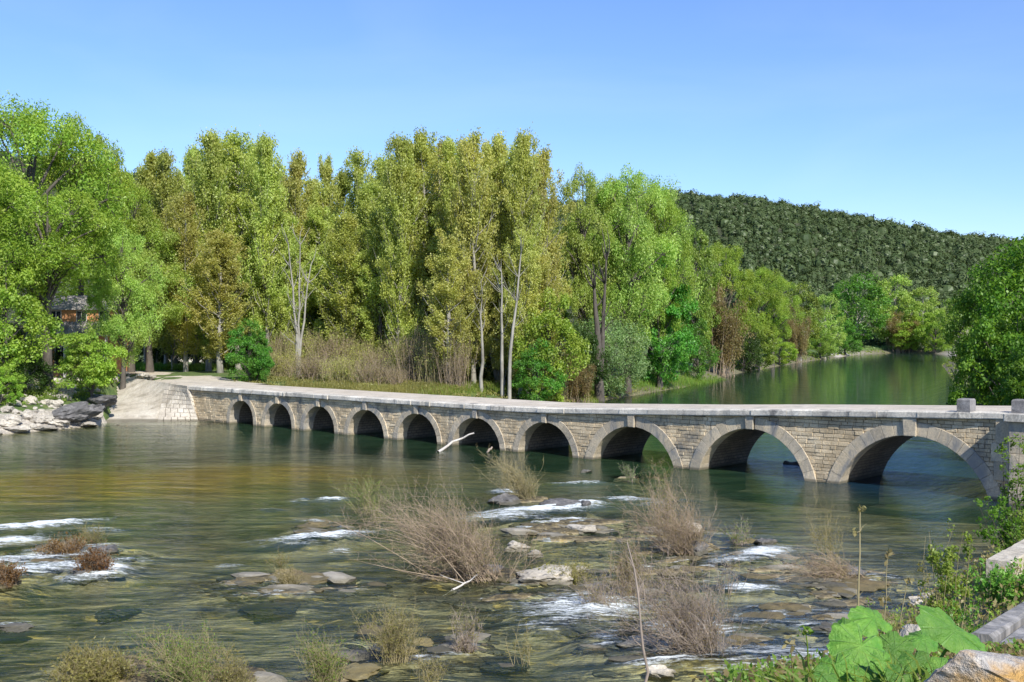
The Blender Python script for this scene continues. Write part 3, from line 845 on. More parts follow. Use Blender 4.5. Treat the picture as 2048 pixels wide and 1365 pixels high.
# right abutment pier standing forward of the face
sa = s_of(1988)
zt = zu(sa + 1)
for (p, q, t0, t1, z0, z1) in [(sa + .02, sa + .95, -.13, .3, .9, 1.75), (sa - .10, sa + .95, -.13, .3, 1.76, 2.6), (sa + .1, sa + .95, -.13, .3, 2.61, zt - .01)]:
    link('quoin', prism([(p, z0), (p, z1), (q, z1), (q, z0)], t0, t1, .015).mesh('quoin', M['ring']), bridge)
for k in range(6):
    z0 = -.6 + k * .72; z1 = min(z0 + .71, zt - .005)
    if z1 > z0 + .1:
        link('buttress_stone', prism([(sa + .97, z0), (sa + .97, z1), (sa + 3.2, z1), (sa + 3.2, z0)], -1.0 + rb.uniform(-.01, .01), .3, .02).mesh('buttress_stone', M['ring']), bridge)
link('buttress_cap', prism([(sa + .8, zt + .0), (sa + .8, zt + LED), (sa + 3.5, zt + LED + .04), (sa + 3.5, zt)], -1.18, -.3, .03).mesh('buttress_cap', M['ledge']), bridge)

# two parapet blocks on the deck
def bollard(px, label):
    s = s_of(px); zz = zu(s) + LED
    mb = MB(); w, d, h = .31, .36, .60
    V = []
    for (zv, k) in ((-.05, 1), (.3, 1.0), (h - .06, .98), (h, .86)):
        V += [(-w * k, -d * k, zv), (w * k, -d * k, zv), (w * k, d * k, zv), (-w * k, d * k, zv)]
    idx = np.arange(16).reshape(4, 4); n_ = np.roll(idx, -1, 1)
    mb.add(V, np.concatenate([np.stack([idx[:-1], n_[:-1], n_[1:], idx[1:]], -1).reshape(-1, 4), [[12, 13, 14, 15]]]))
    o = link('parapet_block', mb.mesh('parapet_block', M['grey_wall'])); o.location = L2W(s, .15, zz); o.rotation_euler = (0, 0, bridge.rotation_euler[2])
    tag(o, label, 'stone block', 'parapet blocks on the deck edge')
bollard(1930, 'squat grey stone block standing alone on the deck edge above the widest arch')
bollard(2040, 'squat grey stone block on the deck edge above the end buttress')

# ------------------------------------------------------------------ concrete apron, side wall of the ramp, road
def sheet(name, pts, mat, sub=10, zn=.04, thick=.6):
    """four corners a b c d (a-b lower edge, d-c upper edge) as a thick slab with slight unevenness"""
    a, b, c, d = [np.array(p, float) for p in pts]
    u = np.linspace(0, 1, sub * 2)[None, :, None]; v = np.linspace(0, 1, sub)[:, None, None]
    G = (a * (1 - u) + b * u) * (1 - v) + (d * (1 - u) + c * u) * v
    G[:, :, 2] += fbm(G[:, :, 0], G[:, :, 1], 1.2, 3) * zn
    ny, nx = G.shape[:2]
    lowr = G.copy(); lowr[:, :, 2] -= thick
    idx = np.arange(nx * ny).reshape(ny, nx); off = nx * ny
    q = [np.stack([idx[:-1, :-1], idx[:-1, 1:], idx[1:, 1:], idx[1:, :-1]], -1).reshape(-1, 4)]
    for e in (idx[0], idx[-1][::-1], idx[:, -1], idx[:, 0][::-1]):
        q.append(np.stack([e[:-1] + off, e[1:] + off, e[1:], e[:-1]], -1))
    mb = MB(); mb.add(np.concatenate([G.reshape(-1, 3), lowr.reshape(-1, 3)]), np.concatenate(q))
    return mb.mesh(name, mat)
zl = zu(-5) + LED
c0 = L2W(-4.65, -.1, -.4)
apron = link('concrete_apron', sheet('concrete_apron', [P(186, 860, -.4), c0, L2W(-6.3, -.3, zl - .03), P(246, 752, zl)], M['concrete'], 12, .10))
tag(apron, 'smooth pale concrete apron sloping from the road down to the water', 'apron')
# wing of white stones against the bridge end
wing = link('wing_wall', None); wing.location = (0, 0, 0)
tag(wing, 'whitewashed stone wing wall leaning against the far bridge end', 'wall')
fa = lambda u, v: (P(186, 860, -.4) * (1 - u) + c0 * u) * (1 - v) + (P(246, 752, zl) * (1 - u) + L2W(-6.3, -.3, zl - .03) * u) * v
w0, w1, w2, w3 = fa(.58, .0), fa(1.0, .0), fa(1.0, .93), fa(.70, .93)
rows = 9
for r_ in range(rows):
    v0, v1 = r_ / rows, (r_ + .95) / rows
    nb = 5 + r_ % 2
    cutsu = np.sort(np.concatenate([[0, 1], (np.arange(1, nb) + rb.uniform(-.2, .2, nb - 1)) / nb]))
    for k in range(nb):
        u0, u1 = cutsu[k], cutsu[k + 1] - .012
        f = lambda u, v: (w0 * (1 - u) + w1 * u) * (1 - v) + (w3 * (1 - u) + w2 * u) * v
        pr = rb.uniform(.05, .075)
        Q = np.array([f(u0, v0), f(u1, v0), f(u1, v1), f(u0, v1)])
        nrm = np.cross(Q[1] - Q[0], Q[3] - Q[0]); nrm /= np.linalg.norm(nrm)
        if nrm[2] < 0: nrm = -nrm
        cen = Q.mean(0); top = cen + (Q - cen) * .93 + nrm * pr; mid = Q + nrm * (pr - .03); low = Q - nrm * .25
        mb = MB(); ii = np.arange(12).reshape(3, 4); n_ = np.roll(ii, -1, 1)
        mb.add(np.concatenate([low, mid, top]), np.concatenate([np.stack([ii[:-1], n_[:-1], n_[1:], ii[1:]], -1).reshape(-1, 4), [[8, 9, 10, 11]]]))
        link('stone', mb.mesh('stone', M['concrete']), wing)
# road, from the deck's left end away to the left
rc = [L2W(-5.6, 4.3, zl - .05), L2W(-9.5, 4.6, zl - .02), L2W(-14, 6.0, zl + .0), L2W(-20, 8.6, zl + .06), L2W(-29, 10.4, zl + .1), L2W(-60, 9, zl + .1)]
rc = np.array(rc); V = []
tt = np.linspace(0, len(rc) - 1, 50)
cc = np.stack([np.interp(tt, range(len(rc)), rc[:, k]) for k in range(3)], 1)
dd = np.gradient(cc, axis=0); dd[:, 2] = 0; dd /= np.linalg.norm(dd, axis=1, keepdims=True)
sdv = np.stack([-dd[:, 1], dd[:, 0], np.zeros(50)], 1)
for c_, s_, i_ in zip(cc, sdv, range(50)):
    for k, w in enumerate((-4.0, -2.9, 0, 2.9, 4.0)):
        V.append(c_ + s_ * w + np.array([0, 0, (-.3, -.02, .02, -.02, -.3)[k]]))
idx = np.arange(250).reshape(50, 5)
mb = MB(); mb.add(V, np.stack([idx[:-1, :-1], idx[1:, :-1], idx[1:, 1:], idx[:-1, 1:]], -1).reshape(-1, 4))
tag(link('road', mb.mesh('road', M['deck'], True)), kind='structure')
# ------------------------------------------------------------------ tree kinds
def curve_pts(a, b, k, r, sag=0.0, wob=.06):
    """bent lines from a to b (n,3) with k points"""
    a = np.asarray(a, float); b = np.asarray(b, float); n = len(a)
    t = np.linspace(0, 1, k)[None, :, None]
    L = np.linalg.norm(b - a, axis=1)[:, None, None]
    p = a[:, None] * (1 - t) + b[:, None] * t
    p = p + np.sin(t * np.pi) * r.normal(size=(n, 1, 3)) * wob * L
    p[:, :, 2] += (np.sin(t[..., 0] * np.pi) * L[..., 0] * sag)
    return p
def taper(r0, r1, n, k):
    r0 = np.broadcast_to(r0, (n,))[:, None]; t = np.linspace(0, 1, k)[None]
    return r0 * (1 - t) + r1 * t

def proto(name, trunk_mb, crown_mb, bark, leafm):
    root = link(name, None)
    link('trunk', trunk_mb.mesh('trunk', bark, True), root)
    link('crown', crown_mb.mesh('crown', leafm), root)
    return root
class Tree:
    def __init__(s, name, tm, cm, H): s.name, s.tm, s.cm, s.H = name, tm, cm, H; 

def broad(seed, H, W, cb, nl, nleaf, lsz, bark, leafm, droop=0.0, flat=1.0, trunk_r=None, lobe=.2, name='broadleaf_tree', top=.45, multi=1):
    r = np.random.default_rng(seed)
    tb, cr = MB(), MB()
    trunk_r = trunk_r or H * .022
    zc = H * (cb + (1 - cb) * top); hz_u = H - zc; hz_d = zc - H * cb
    # lobe centres by best candidate
    C = []
    while len(C) < nl:
        best, bd = None, -1
        for _ in range(14):
            d = unit(1, r)[0]; rr = r.uniform(.25, 1) ** .5 * .78
            p = np.array([d[0] * W / 2 * rr, d[1] * W / 2 * rr, zc + d[2] * (hz_u if d[2] > 0 else hz_d) * rr * 1.02])
            m = min([np.linalg.norm((p - c) / [W, W, H * .8]) for c in C], default=1)
            if m > bd: best, bd = p, m
        C.append(best)
    C = np.array(C)
    LR = W * lobe * r.uniform(.7, 1.35, nl)
    # trunk and limbs
    zf = H * (cb + .12)
    tp = np.array([[0, 0, -.6], [W * .01, 0, H * .1], [W * r.uniform(-.02, .02), W * r.uniform(-.02, .02), zf * .6], [W * r.uniform(-.03, .03), W * r.uniform(-.03, .03), zf], [0, 0, H * .62], [0, 0, H * .9]])
    tubes(tb, tp[None], np.array([[1.5, 1.0, .85, .7, .4, .08]]) * trunk_r, 8)
    ti = np.clip((C[:, 2] - W * .25) , H * .12, H * .62)
    st = np.stack([np.interp(ti, tp[:, 2], tp[:, 0]), np.interp(ti, tp[:, 2], tp[:, 1]), ti], 1)
    tubes(tb, curve_pts(st, C, 5, r, sag=.05), taper(trunk_r * .42, trunk_r * .12, nl, 5), 5)
    ns = 9
    sub = []; sr = []
    for i in range(nl):
        d = unit(ns, r); d[:, 2] = d[:, 2] * .8 + .25
        out = (C[i] - [0, 0, zc]); out /= np.linalg.norm(out) + 1e-6
        d += out * .45; d /= np.linalg.norm(d, axis=1, keepdims=True)
        s_ = C[i] + d * LR[i] * r.uniform(.55, .95, (ns, 1)) * [1, 1, .85 * flat]
        sub.append(s_); sr += [LR[i] * r.uniform(.32, .55) for _ in range(ns)]
        tubes(tb, curve_pts(np.repeat(C[i][None], ns, 0), s_, 4, r), taper(trunk_r * .13, trunk_r * .03, ns, 4), 3)
    sub = np.concatenate(sub); sr = np.array(sr)
    per = nleaf // len(sub)
    d = unit(len(sub) * per, r)
    rad = r.uniform(.15, 1, (len(sub) * per, 1)) ** .45
    cen = np.repeat(sub, per, 0); rr = np.repeat(sr, per)[:, None]
    Cc = cen + d * rad * rr * [1, 1, .8 * flat]
    if droop: Cc[:, 2] -= droop * rr[:, 0] * (1 - d[:, 2]) * r.uniform(0, 1, len(Cc))
    nrm = d * .8 + [0, 0, .6]
    ax = np.array([0, 0, -1.6 * droop]) if droop else None
    leaves(cr, Cc, lsz, lsz * .62 if not droop else lsz * .40, axis=ax, nrm=nrm, r=r, tang=.5)
    return Tree(name, tb.mesh('trunk', bark, True), cr.mesh('crown', leafm), H)

def poplar(seed, H, W, nb, nleaf, lsz, bark, leafm, cb=.12, forks=1, name='poplar_tree', bend=.0):
    nleaf = int(nleaf * 2.3); lsz *= 1.06; cb *= .7; nb = int(nb * 1.25)
    r = np.random.default_rng(seed)
    tb, cr = MB(), MB()
    tr = H * .014
    stems = []
    for f in range(forks):
        off = np.array([r.uniform(-1, 1), r.uniform(-1, 1), 0]) * W * .18 * (f > 0)
        top = np.array([off[0] * 1.6 + r.uniform(-.4, .4), off[1] * 1.6, H * (1 if f == 0 else r.uniform(.78, .95))])
        base = np.array([0, 0, -.5]) + off * .12
        z = np.linspace(0, 1, 8)[:, None]
        p = base * (1 - z) + top * z + np.concatenate([r.normal(size=(8, 2)) * W * .018 * (z > .05), np.zeros((8, 1))], 1)
        p[1:4] += off * np.array([.5, .6, .4])[:, None]
        stems.append(p)
        tubes(tb, p[None], (tr * (.8 if f else 1) * np.array([1.5, .95, .85, .72, .58, .42, .25, .05]))[None], 7)
    A, B = [], []
    for i in range(nb):
        st = stems[r.integers(forks)]
        h = cb + (0.97 - cb) * (i + r.random()) / nb
        k = h * 7; j = min(int(k), 6); a = st[j] * (1 - (k - j)) + st[j + 1] * (k - j)
        prof = math.sin(min(1, (1 - h) * 1.5 + .12) * math.pi / 2) * (.55 + .45 * min(1, (h - cb) * 3.5 + .3))
        L = W * .70 * prof * r.uniform(.65, 1.2)
        az = r.uniform(0, 6.28); el = R(r.uniform(38, 66))
        d = np.array([math.cos(az) * math.cos(el), math.sin(az) * math.cos(el), math.sin(el)])
        A.append(a); B.append(a + d * L * 1.25)
    A, B = np.array(A), np.array(B)
    Pn = curve_pts(A, B, 5, r, sag=-.10, wob=.05)
    Ls = np.linalg.norm(B - A, axis=1)
    tubes(tb, Pn, taper(Ls * .016 + .012, .008, nb, 5), 4)
    # twigs and leaf tufts along the branches
    nt_ = nb * 7
    bi = r.integers(0, nb, nt_); u = r.uniform(.18, 1, nt_)
    kk = u * 4; j = np.minimum(kk.astype(int), 3); fr = (kk - j)[:, None]
    a = Pn[bi, j] * (1 - fr) + Pn[bi, j + 1] * fr
    d = unit(nt_, r); d[:, 2] = np.abs(d[:, 2]) + .7; d /= np.linalg.norm(d, axis=1, keepdims=True)
    tl = r.uniform(.35, 1.25, nt_) * W * .11
    b = a + d * tl[:, None]
    tubes(tb, curve_pts(a, b, 3, r), taper(.014, .005, nt_, 3), 3)
    ti = r.integers(0, nt_, nleaf); u = r.uniform(.05, 1.12, nleaf)[:, None]
    C = a[ti] * (1 - u) + b[ti] * u + r.normal(size=(nleaf, 3)) * W * .042
    leaves(cr, C, lsz, lsz * .8, spread=1, nrm=np.array([0, 0, .7]) + r.normal(size=(nleaf, 3)) * .4, r=r)
    return Tree(name, tb.mesh('trunk', bark, True), cr.mesh('crown', leafm), H)

def bush(seed, H, W, nst, nleaf, lsz, bark, leafm, name='riverside_shrub', twr=.02, up=.6):
    """many stems from the ground with leaves in tufts"""
    r = np.random.default_rng(seed)
    tb, cr = MB(), MB()
    d = unit(nst, r); d[:, 2] = np.abs(d[:, 2]) + up; d /= np.linalg.norm(d, axis=1, keepdims=True)
    A = np.column_stack([r.normal(size=(nst, 2)) * W * .12, np.full(nst, -.2)])
    E = A + d * np.array([W * .55, W * .55, H]) * r.uniform(.5, 1.05, (nst, 1))
    Pn = curve_pts(A, E, 5, r, sag=.04)
    tubes(tb, Pn, taper(twr * 1.4, twr * .4, nst, 5), 4)
    nt_ = nst * 8
    bi = r.integers(0, nst, nt_); u = r.uniform(.25, 1, nt_); kk = u * 4; j = np.minimum(kk.astype(int), 3); fr = (kk - j)[:, None]
    a = Pn[bi, j] * (1 - fr) + Pn[bi, j + 1] * fr
    dd = unit(nt_, r); dd[:, 2] += .35
    b = a + dd * r.uniform(.25, 1, (nt_, 1)) * W * .13
    tubes(tb, curve_pts(a, b, 3, r), taper(twr * .4, twr * .15, nt_, 3), 3)
    ti = r.integers(0, nt_, nleaf); u = r.uniform(.2, 1.15, nleaf)[:, None]
    C = a[ti] * (1 - u) + b[ti] * u + r.normal(size=(nleaf, 3)) * W * .03
    leaves(cr, C, lsz, lsz * .6, nrm=np.array([0, 0, .8]), r=r)
    return Tree(name, tb.mesh('stems', bark, True), cr.mesh('foliage', leafm), H)

K = {}
# big pale willows / poplars (two meshes), dense
K['willow1'] = broad(101, 20, 15, .28, 26, 36000, .30, M['bark_dark'], M['lime'], droop=.25, name='willow_tree', lobe=.17)
K['willow2'] = broad(102, 20, 14, .26, 28, 36000, .30, M['bark_dark'], M['lime'], droop=.2, name='willow_tree', lobe=.155)
K['willow3'] = broad(103, 20, 12, .16, 30, 42000, .29, M['bark_dark'], M['lime2'], droop=.3, name='willow_tree', lobe=.17, trunk_r=.4)
K['pop1'] = poplar(111, 24, 7.5, 90, 17000, .25, M['bark_pale'], M['olive'], .10)
K['pop2'] = poplar(112, 24, 7.0, 80, 15000, .25, M['bark_pale'], M['olive'], .16, forks=2)
K['pop3'] = poplar(113, 24, 7.2, 85, 16000, .25, M['bark_pale'], M['brown_olive'], .14, forks=2)
K['pop4'] = poplar(114, 24, 6.2, 80, 14000, .25, M['bark_dark'], M['olive'], .12)
K['pop5'] = poplar(115, 24, 7.0, 70, 12000, .26, M['bark_pale'], M['brown_olive'], .20, forks=3)
K['alder'] = broad(121, 13, 9, .03, 26, 22000, .26, M['bark_dark'], M['green'], lobe=.17, name='alder_tree', top=.4)
K['greenbush'] = broad(122, 9, 7, .0, 22, 16000, .22, M['bark_dark'], M['green'], lobe=.18, name='green_bush', top=.35)
K['willowhi'] = broad(105, 20, 14, .44, 26, 30000, .30, M['bark_dark'], M['lime'], droop=.2, name='willow_tree', lobe=.16)
K['fill'] = broad(106, 14, 9, .02, 30, 22000, .26, M['bark_pale'], M['olive'], name='olive_tree', lobe=.16, trunk_r=.12)
K['limebush'] = broad(123, 9, 7, .0, 22, 16000, .22, M['bark_dark'], M['lime'], lobe=.18, name='lime_bush', top=.35)
K['greywillow'] = broad(124, 8, 8, .0, 22, 18000, .24, M['bark_dark'], M['grey_green'], droop=.7, lobe=.19, name='grey_willow_bush', top=.4)
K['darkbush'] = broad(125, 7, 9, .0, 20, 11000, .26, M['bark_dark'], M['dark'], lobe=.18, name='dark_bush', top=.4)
K['midtree'] = broad(126, 15, 11, .05, 26, 18000, .32, M['bark_dark'], M['mid'], lobe=.165, name='broadleaf_tree')
K['fartree'] = broad(127, 16, 13, .05, 26, 13000, .42, M['bark_pale'], M['lime2'], lobe=.17, name='broadleaf_tree')
K['fartree2'] = broad(128, 16, 12, .04, 24, 12000, .42, M['bark_pale'], M['mid'], lobe=.17, name='broadleaf_tree')
K['budding'] = bush(131, 10, 9, 40, 20000, .22, M['twig_pink'], M['red_brown'], twr=.035, name='budding_shrub')
K['right1'] = broad(141, 11, 11, .02, 34, 30000, .26, M['bark_dark'], M['right_leaf'], lobe=.15, name='broadleaf_tree', top=.45)
K['right2'] = broad(142, 8, 10, .0, 30, 30000, .24, M['bark_dark'], M['right_leaf'], lobe=.14, name='broadleaf_tree', top=.4)
K['sapling'] = broad(143, 5, 4.6, .14, 24, 15000, .17, M['bark_dark'], M['lime'], lobe=.19, name='young_tree', flat=.85, trunk_r=.09)
K['scrub'] = bush(132, 3.4, 4.2, 150, 3200, .10, M['twig_tan'], M['brown_olive'], twr=.012, up=1.4, name='dry_scrub')
K['scrub2'] = bush(133, 3.4, 4.2, 170, 2200, .10, M['twig_pink'], M['ochre'], twr=.012, up=1.4, name='dry_scrub')

used_src = set()
def plant(kind, px, Y, ytop, wpx, label, cat, group=None, name=None, z=None, leafm=None, rot=None):
    k = K[kind]
    x = (px - CX) / F * Y
    while z is None and hz(x, Y) < .12 and Y > 70:
        Y += 1.5; x = (px - CX) / F * Y
    gz = hz(x, Y) if z is None else z
    H = zat(ytop, Y) - gz
    r = np.random.default_rng(int(px * 7 + Y * 13 + ytop))
    root = link(name or k.name, None, loc=(x, Y, gz))
    root.rotation_euler = (0, 0, r.uniform(0, 6.28) if rot is None else rot)
    Wn = {'willow1': 15, 'willow2': 14, 'willow3': 12, 'willowhi': 14, 'fill': 9, 'pop1': 7.5, 'pop2': 7, 'pop3': 7.2, 'pop4': 6.2, 'pop5': 7, 'alder': 9, 'greenbush': 7, 'limebush': 7, 'greywillow': 8, 'darkbush': 9, 'midtree': 11,
          'fartree': 13, 'fartree2': 12, 'budding': 9, 'right1': 11, 'right2': 10, 'sapling': 4.6, 'scrub': 4.2, 'scrub2': 4.2}[kind]
    sw = wpx / F * Y / Wn
    sh = H / k.H
    root.scale = (sw, sw, sh)
    link('trunk' if k.tm.name.startswith('trunk') else 'stems', k.tm, root)
    c = link('crown' if k.cm.name.startswith('crown') else 'foliage', k.cm, root)
    if leafm:
        c.material_slots[0].link = 'OBJECT'; c.material_slots[0].material = M[leafm]
    tag(root, label, cat, group)
    return root
T = plant
# --- left bank, pale willows
T('willow1', 62, 112, 192, 360, 'tallest pale lime tree at the far left edge, rounded light crown against the sky', 'tree')
T('willowhi', 165, 121, 222, 200, 'pale lime tree whose top leans to the sky gap beside the tallest left tree', 'tree')
T('willow1', -60, 100, 300, 330, 'pale lime tree cut by the left frame edge below the tallest crown', 'tree')
T('willow2', 262, 124, 345, 190, 'lime tree standing before the first two olive poplars', 'tree')
T('willowhi', 95, 102, 345, 300, 'broad lime tree with layered boughs overhanging the orange house', 'tree')
T('willow3', 300, 124, 430, 190, 'feathery lower lime tree reaching out over the start of the road', 'tree')
T('willow3', 245, 110, 440, 150, 'lime tree whose low boughs hang before the roof of the orange house', 'tree')
T('limebush', 12, 96, 505, 200, 'bright lime bush in front of the big trees at the left edge', 'bush')
# --- poplars, from left to right
PO = [('pop4', 300, 142, 316, 78, 'slim dark olive poplar, first from the left in the poplar row'), ('pop1', 332, 139, 320, 84, 'slim olive poplar, second from the left in the poplar row'),
      ('pop3', 372, 126, 395, 90, 'short bronze poplar in the dip of the treetops'), ('pop1', 418, 131, 282, 110, 'broad topped olive poplar right of the dip in the treetops'),
      ('pop2', 478, 133, 276, 110, 'tall olive poplar over the stout pale trunk'), ('pop1', 535, 130, 290, 96, 'olive poplar left of the thin see-through treetops'),
      ('pop5', 597, 146, 312, 74, 'thin see-through poplar over the bare forked trunk'), ('pop5', 652, 147, 320, 66, 'thin see-through poplar with a narrow tip'),
      ('pop2', 718, 140, 312, 84, 'olive poplar with a rounded top before the dark hollow'), ('pop1', 800, 122, 290, 90, 'olive poplar at the left of the tall central group'),
      ('pop2', 850, 124, 274, 96, 'highest olive poplar of the tall central group'), ('pop4', 902, 121, 290, 76, 'narrow olive poplar inside the tall central group'),
      ('pop3', 948, 112, 280, 96, 'bronze poplar with one white trunk near the deck'), ('pop3', 1000, 117, 284, 92, 'bronze poplar behind the pair of white trunks'),
      ('pop1', 1046, 114, 284, 90, 'olive poplar rising over the pair of white trunks'), ('pop3', 1088, 120, 312, 90, 'bronze poplar beside the pale willows'),
      ('pop3', 440, 122, 470, 110, 'lower bronze poplar in front of the row, near the stout trunk'), ('pop1', 690, 128, 440, 110, 'lower olive poplar above the right end of the dry scrub'),
      ('pop1', 560, 132, 440, 100, 'lower olive poplar filling behind the bare forked trunk'), ('pop4', 760, 126, 430, 90, 'dark poplar at the hollow between two groups'),
      ('pop5', 900, 108, 480, 90, 'low bronze poplar leaning over the bank thicket'), ('pop3', 1090, 112, 520, 80, 'short bronze poplar over the bright green bush'), ('pop2', 640, 138, 420, 90, 'olive poplar behind the dry scrub, below the thin tops')]
PO += [('pop1', 390, 150, 312, 90, 'background olive poplar peeping through the dip of the treetops'), ('pop2', 450, 148, 300, 90, 'background olive poplar between the two tallest of the left group'), ('pop1', 508, 150, 304, 90, 'background olive poplar right of the left group peak'), ('pop2', 570, 155, 350, 90, 'background olive poplar low between the see-through tops'),
       ('pop1', 625, 155, 372, 100, 'background olive poplar under the gap of the see-through tops'), ('pop2', 690, 150, 352, 100, 'background olive poplar left of the rounded top'), ('pop1', 765, 145, 330, 96, 'background olive poplar in the notch before the central group'), ('pop1', 825, 140, 300, 96, 'background olive poplar inside the left half of the central group'),
       ('pop3', 880, 138, 296, 96, 'background bronze poplar in the middle of the central group'), ('pop1', 930, 134, 298, 90, 'background olive poplar left of the bronze poplars'), ('pop3', 978, 132, 300, 96, 'background bronze poplar behind the white pair'), ('pop2', 1025, 130, 300, 96, 'background olive poplar right behind the white pair'),
       ('pop3', 1068, 128, 325, 96, 'background bronze poplar next to the pale willows'), ('pop3', 1040, 109, 470, 80, 'bronze poplar bough column in front of the leaning white trunk'), ('pop2', 350, 146, 360, 90, 'background olive poplar behind the second of the row'), ('pop1', 740, 138, 380, 90, 'olive poplar over the dark hollow')]
for k, px, Y, yt, w, lab in PO: T(k, px, Y, yt, w, lab, 'poplar', 'row of poplars behind the bridge')
for px, Y, yt, w, lab in [(345, 134, 440, 120, 'olive tree filling under the first poplars of the row'), (475, 138, 450, 130, 'olive tree filling under the tall poplars over the stout trunk'), (560, 140, 455, 110, 'olive tree behind the left arm of the bare forked trunk'), (650, 136, 450, 130, 'olive tree behind the middle of the dry scrub mound'),
      (790, 128, 430, 110, 'olive tree low in front of the tall central group'), (870, 126, 420, 120, 'olive tree filling the centre of the tall group'), (965, 118, 430, 110, 'olive tree behind the single white trunk'), (1055, 116, 420, 110, 'olive tree behind the white pair, next to the lime bush'), (1010, 112, 520, 80, 'low olive tree just behind the pair of white trunks'), (920, 112, 540, 90, 'low olive tree leaning over the thicket left of the white trunks')]:
    T('fill', px, Y, yt, w, lab, 'tree', 'olive trees under the poplars', leafm='brown_olive' if px > 900 else None)
# dense green backdrop between the trunks
for i, (px, Y, yt, w, k, lab) in enumerate([(330, 165, 500, 200, 'midtree', 'shaded tree behind the first poplars'), (450, 172, 470, 200, 'midtree', 'shaded tree behind the stout pale trunk'),
      (560, 175, 462, 190, 'midtree', 'shaded tree behind the thin see-through poplars, nearer the house'), (660, 172, 455, 200, 'midtree', 'shaded tree behind the dry scrub'), (760, 165, 470, 200, 'midtree', 'shaded tree closing the dark hollow'),
      (860, 160, 440, 200, 'midtree', 'shaded tree behind the tall central poplars'), (960, 155, 430, 190, 'midtree', 'shaded tree behind the bronze poplars'), (1060, 150, 430, 190, 'midtree', 'shaded tree between poplars and pale willows'),
      (225, 170, 520, 240, 'midtree', 'shaded tree behind the orange house')]):
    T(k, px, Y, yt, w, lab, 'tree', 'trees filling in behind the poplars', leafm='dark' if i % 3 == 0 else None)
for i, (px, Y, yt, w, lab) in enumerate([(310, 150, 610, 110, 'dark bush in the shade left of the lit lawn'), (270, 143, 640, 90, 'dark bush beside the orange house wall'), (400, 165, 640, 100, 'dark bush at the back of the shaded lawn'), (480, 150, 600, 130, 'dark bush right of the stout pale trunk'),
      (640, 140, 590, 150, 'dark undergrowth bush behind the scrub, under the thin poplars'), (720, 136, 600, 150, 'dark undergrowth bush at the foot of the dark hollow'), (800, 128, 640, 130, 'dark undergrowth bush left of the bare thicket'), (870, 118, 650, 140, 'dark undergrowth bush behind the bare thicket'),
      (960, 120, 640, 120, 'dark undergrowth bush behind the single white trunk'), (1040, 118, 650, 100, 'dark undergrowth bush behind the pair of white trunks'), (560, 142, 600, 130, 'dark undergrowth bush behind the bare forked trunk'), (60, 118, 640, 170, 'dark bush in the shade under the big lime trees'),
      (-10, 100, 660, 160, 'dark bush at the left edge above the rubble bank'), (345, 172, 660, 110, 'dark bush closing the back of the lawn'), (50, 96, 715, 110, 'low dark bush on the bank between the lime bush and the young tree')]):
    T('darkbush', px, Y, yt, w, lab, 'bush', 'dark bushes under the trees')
# --- willows and bank trees right of the poplars
T('willow3', 1165, 132, 322, 150, 'pale willow with a rounded top just right of the poplars', 'tree')
T('willow3', 1255, 128, 322, 190, 'pale willow with the thick dark leaning trunk', 'tree')
T('willow2', 1318, 138, 375, 130, 'pale willow at the right shoulder of the group', 'tree')
T('willow2', 1205, 137, 335, 170, 'pale lime tree filling between the two rounded willows', 'tree', leafm='lime2')
T('willow1', 1300, 146, 350, 190, 'broad pale lime tree behind the right shoulder of the willows', 'tree', leafm='lime2')
T('midtree', 1390, 172, 432, 110, 'green tree in front of the hill, right of the pale willows', 'tree')
T('limebush', 1100, 108, 560, 150, 'bright lime green bush beside the pair of white trunks', 'bush')
T('greenbush', 1075, 104, 680, 100, 'small vivid green bush leaning over the deck edge', 'bush')
T('greywillow', 1215, 116, 632, 170, 'weeping grey green willow bush at the water edge', 'bush')
T('alder', 1320, 128, 512, 145, 'deep green alder standing right of the grey willow bush', 'tree')
T('willow2', 1515, 190, 525, 110, 'second bright pale tree behind the pointed tree', 'tree')
T('willow2', 1452, 168, 474, 150, 'bright pale tree with a pointed crown in front of the hill', 'tree', leafm='lime')
T('budding', 1440, 160, 540, 120, 'russet budding shrub tree before the bright pointed tree', 'shrub')
T('greenbush', 1500, 160, 625, 110, 'green bush overhanging the far left shore', 'bush', leafm='mid')
T('willow2', 1545, 195, 545, 110, 'green tree on the shore right of the bright pointed tree', 'tree')
T('fartree2', 1600, 225, 560, 90, 'darker green tree on the bend of the far left shore', 'tree')
T('budding', 1590, 215, 590, 70, 'russet twiggy shrub on the bend of the far shore', 'shrub')
T('fartree', 1650, 265, 585, 80, 'pale green tree left of the big round far tree', 'tree')
T('fartree2', 1715, 335, 540, 130, 'large far green tree with a pale forked trunk', 'tree', leafm='green')
T('fartree', 1790, 345, 545, 110, 'olive tinted round tree at the far end of the river', 'tree')
T('fartree', 1845, 342, 570, 90, 'pale far tree dipping towards the end of the river', 'tree')
T('budding', 1800, 338, 610, 80, 'reddish budding shrub at the far end of the river', 'shrub')
T('limebush', 1870, 325, 615, 80, 'pale willow bush on the far bar, right of the white sand', 'bush')
T('limebush', 1820, 330, 625, 90, 'pale willow bush overhanging the white sand bar', 'bush')
T('greenbush', 1690, 300, 640, 70, 'low green bush on the far shore left of the sand bar', 'bush')
T('greenbush', 1640, 262, 660, 60, 'low green bush at the foot of the pale far tree', 'bush', leafm='mid')
T('limebush', 1560, 205, 670, 70, 'low lime bush touching the water on the far left shore', 'bush')
T('fartree2', 1935, 250, 575, 110, 'green tree on the right shore behind the big bank trees', 'tree')
T('greenbush', 1395, 150, 640, 80, 'green bush between the alder and the russet shrub', 'bush')
T('darkbush', 1485, 166, 660, 90, 'dark bush in shade at the far left shore', 'bush')
T('budding', 1150, 114, 690, 90, 'twiggy tan shrub between the lime bush and the grey willow', 'shrub')
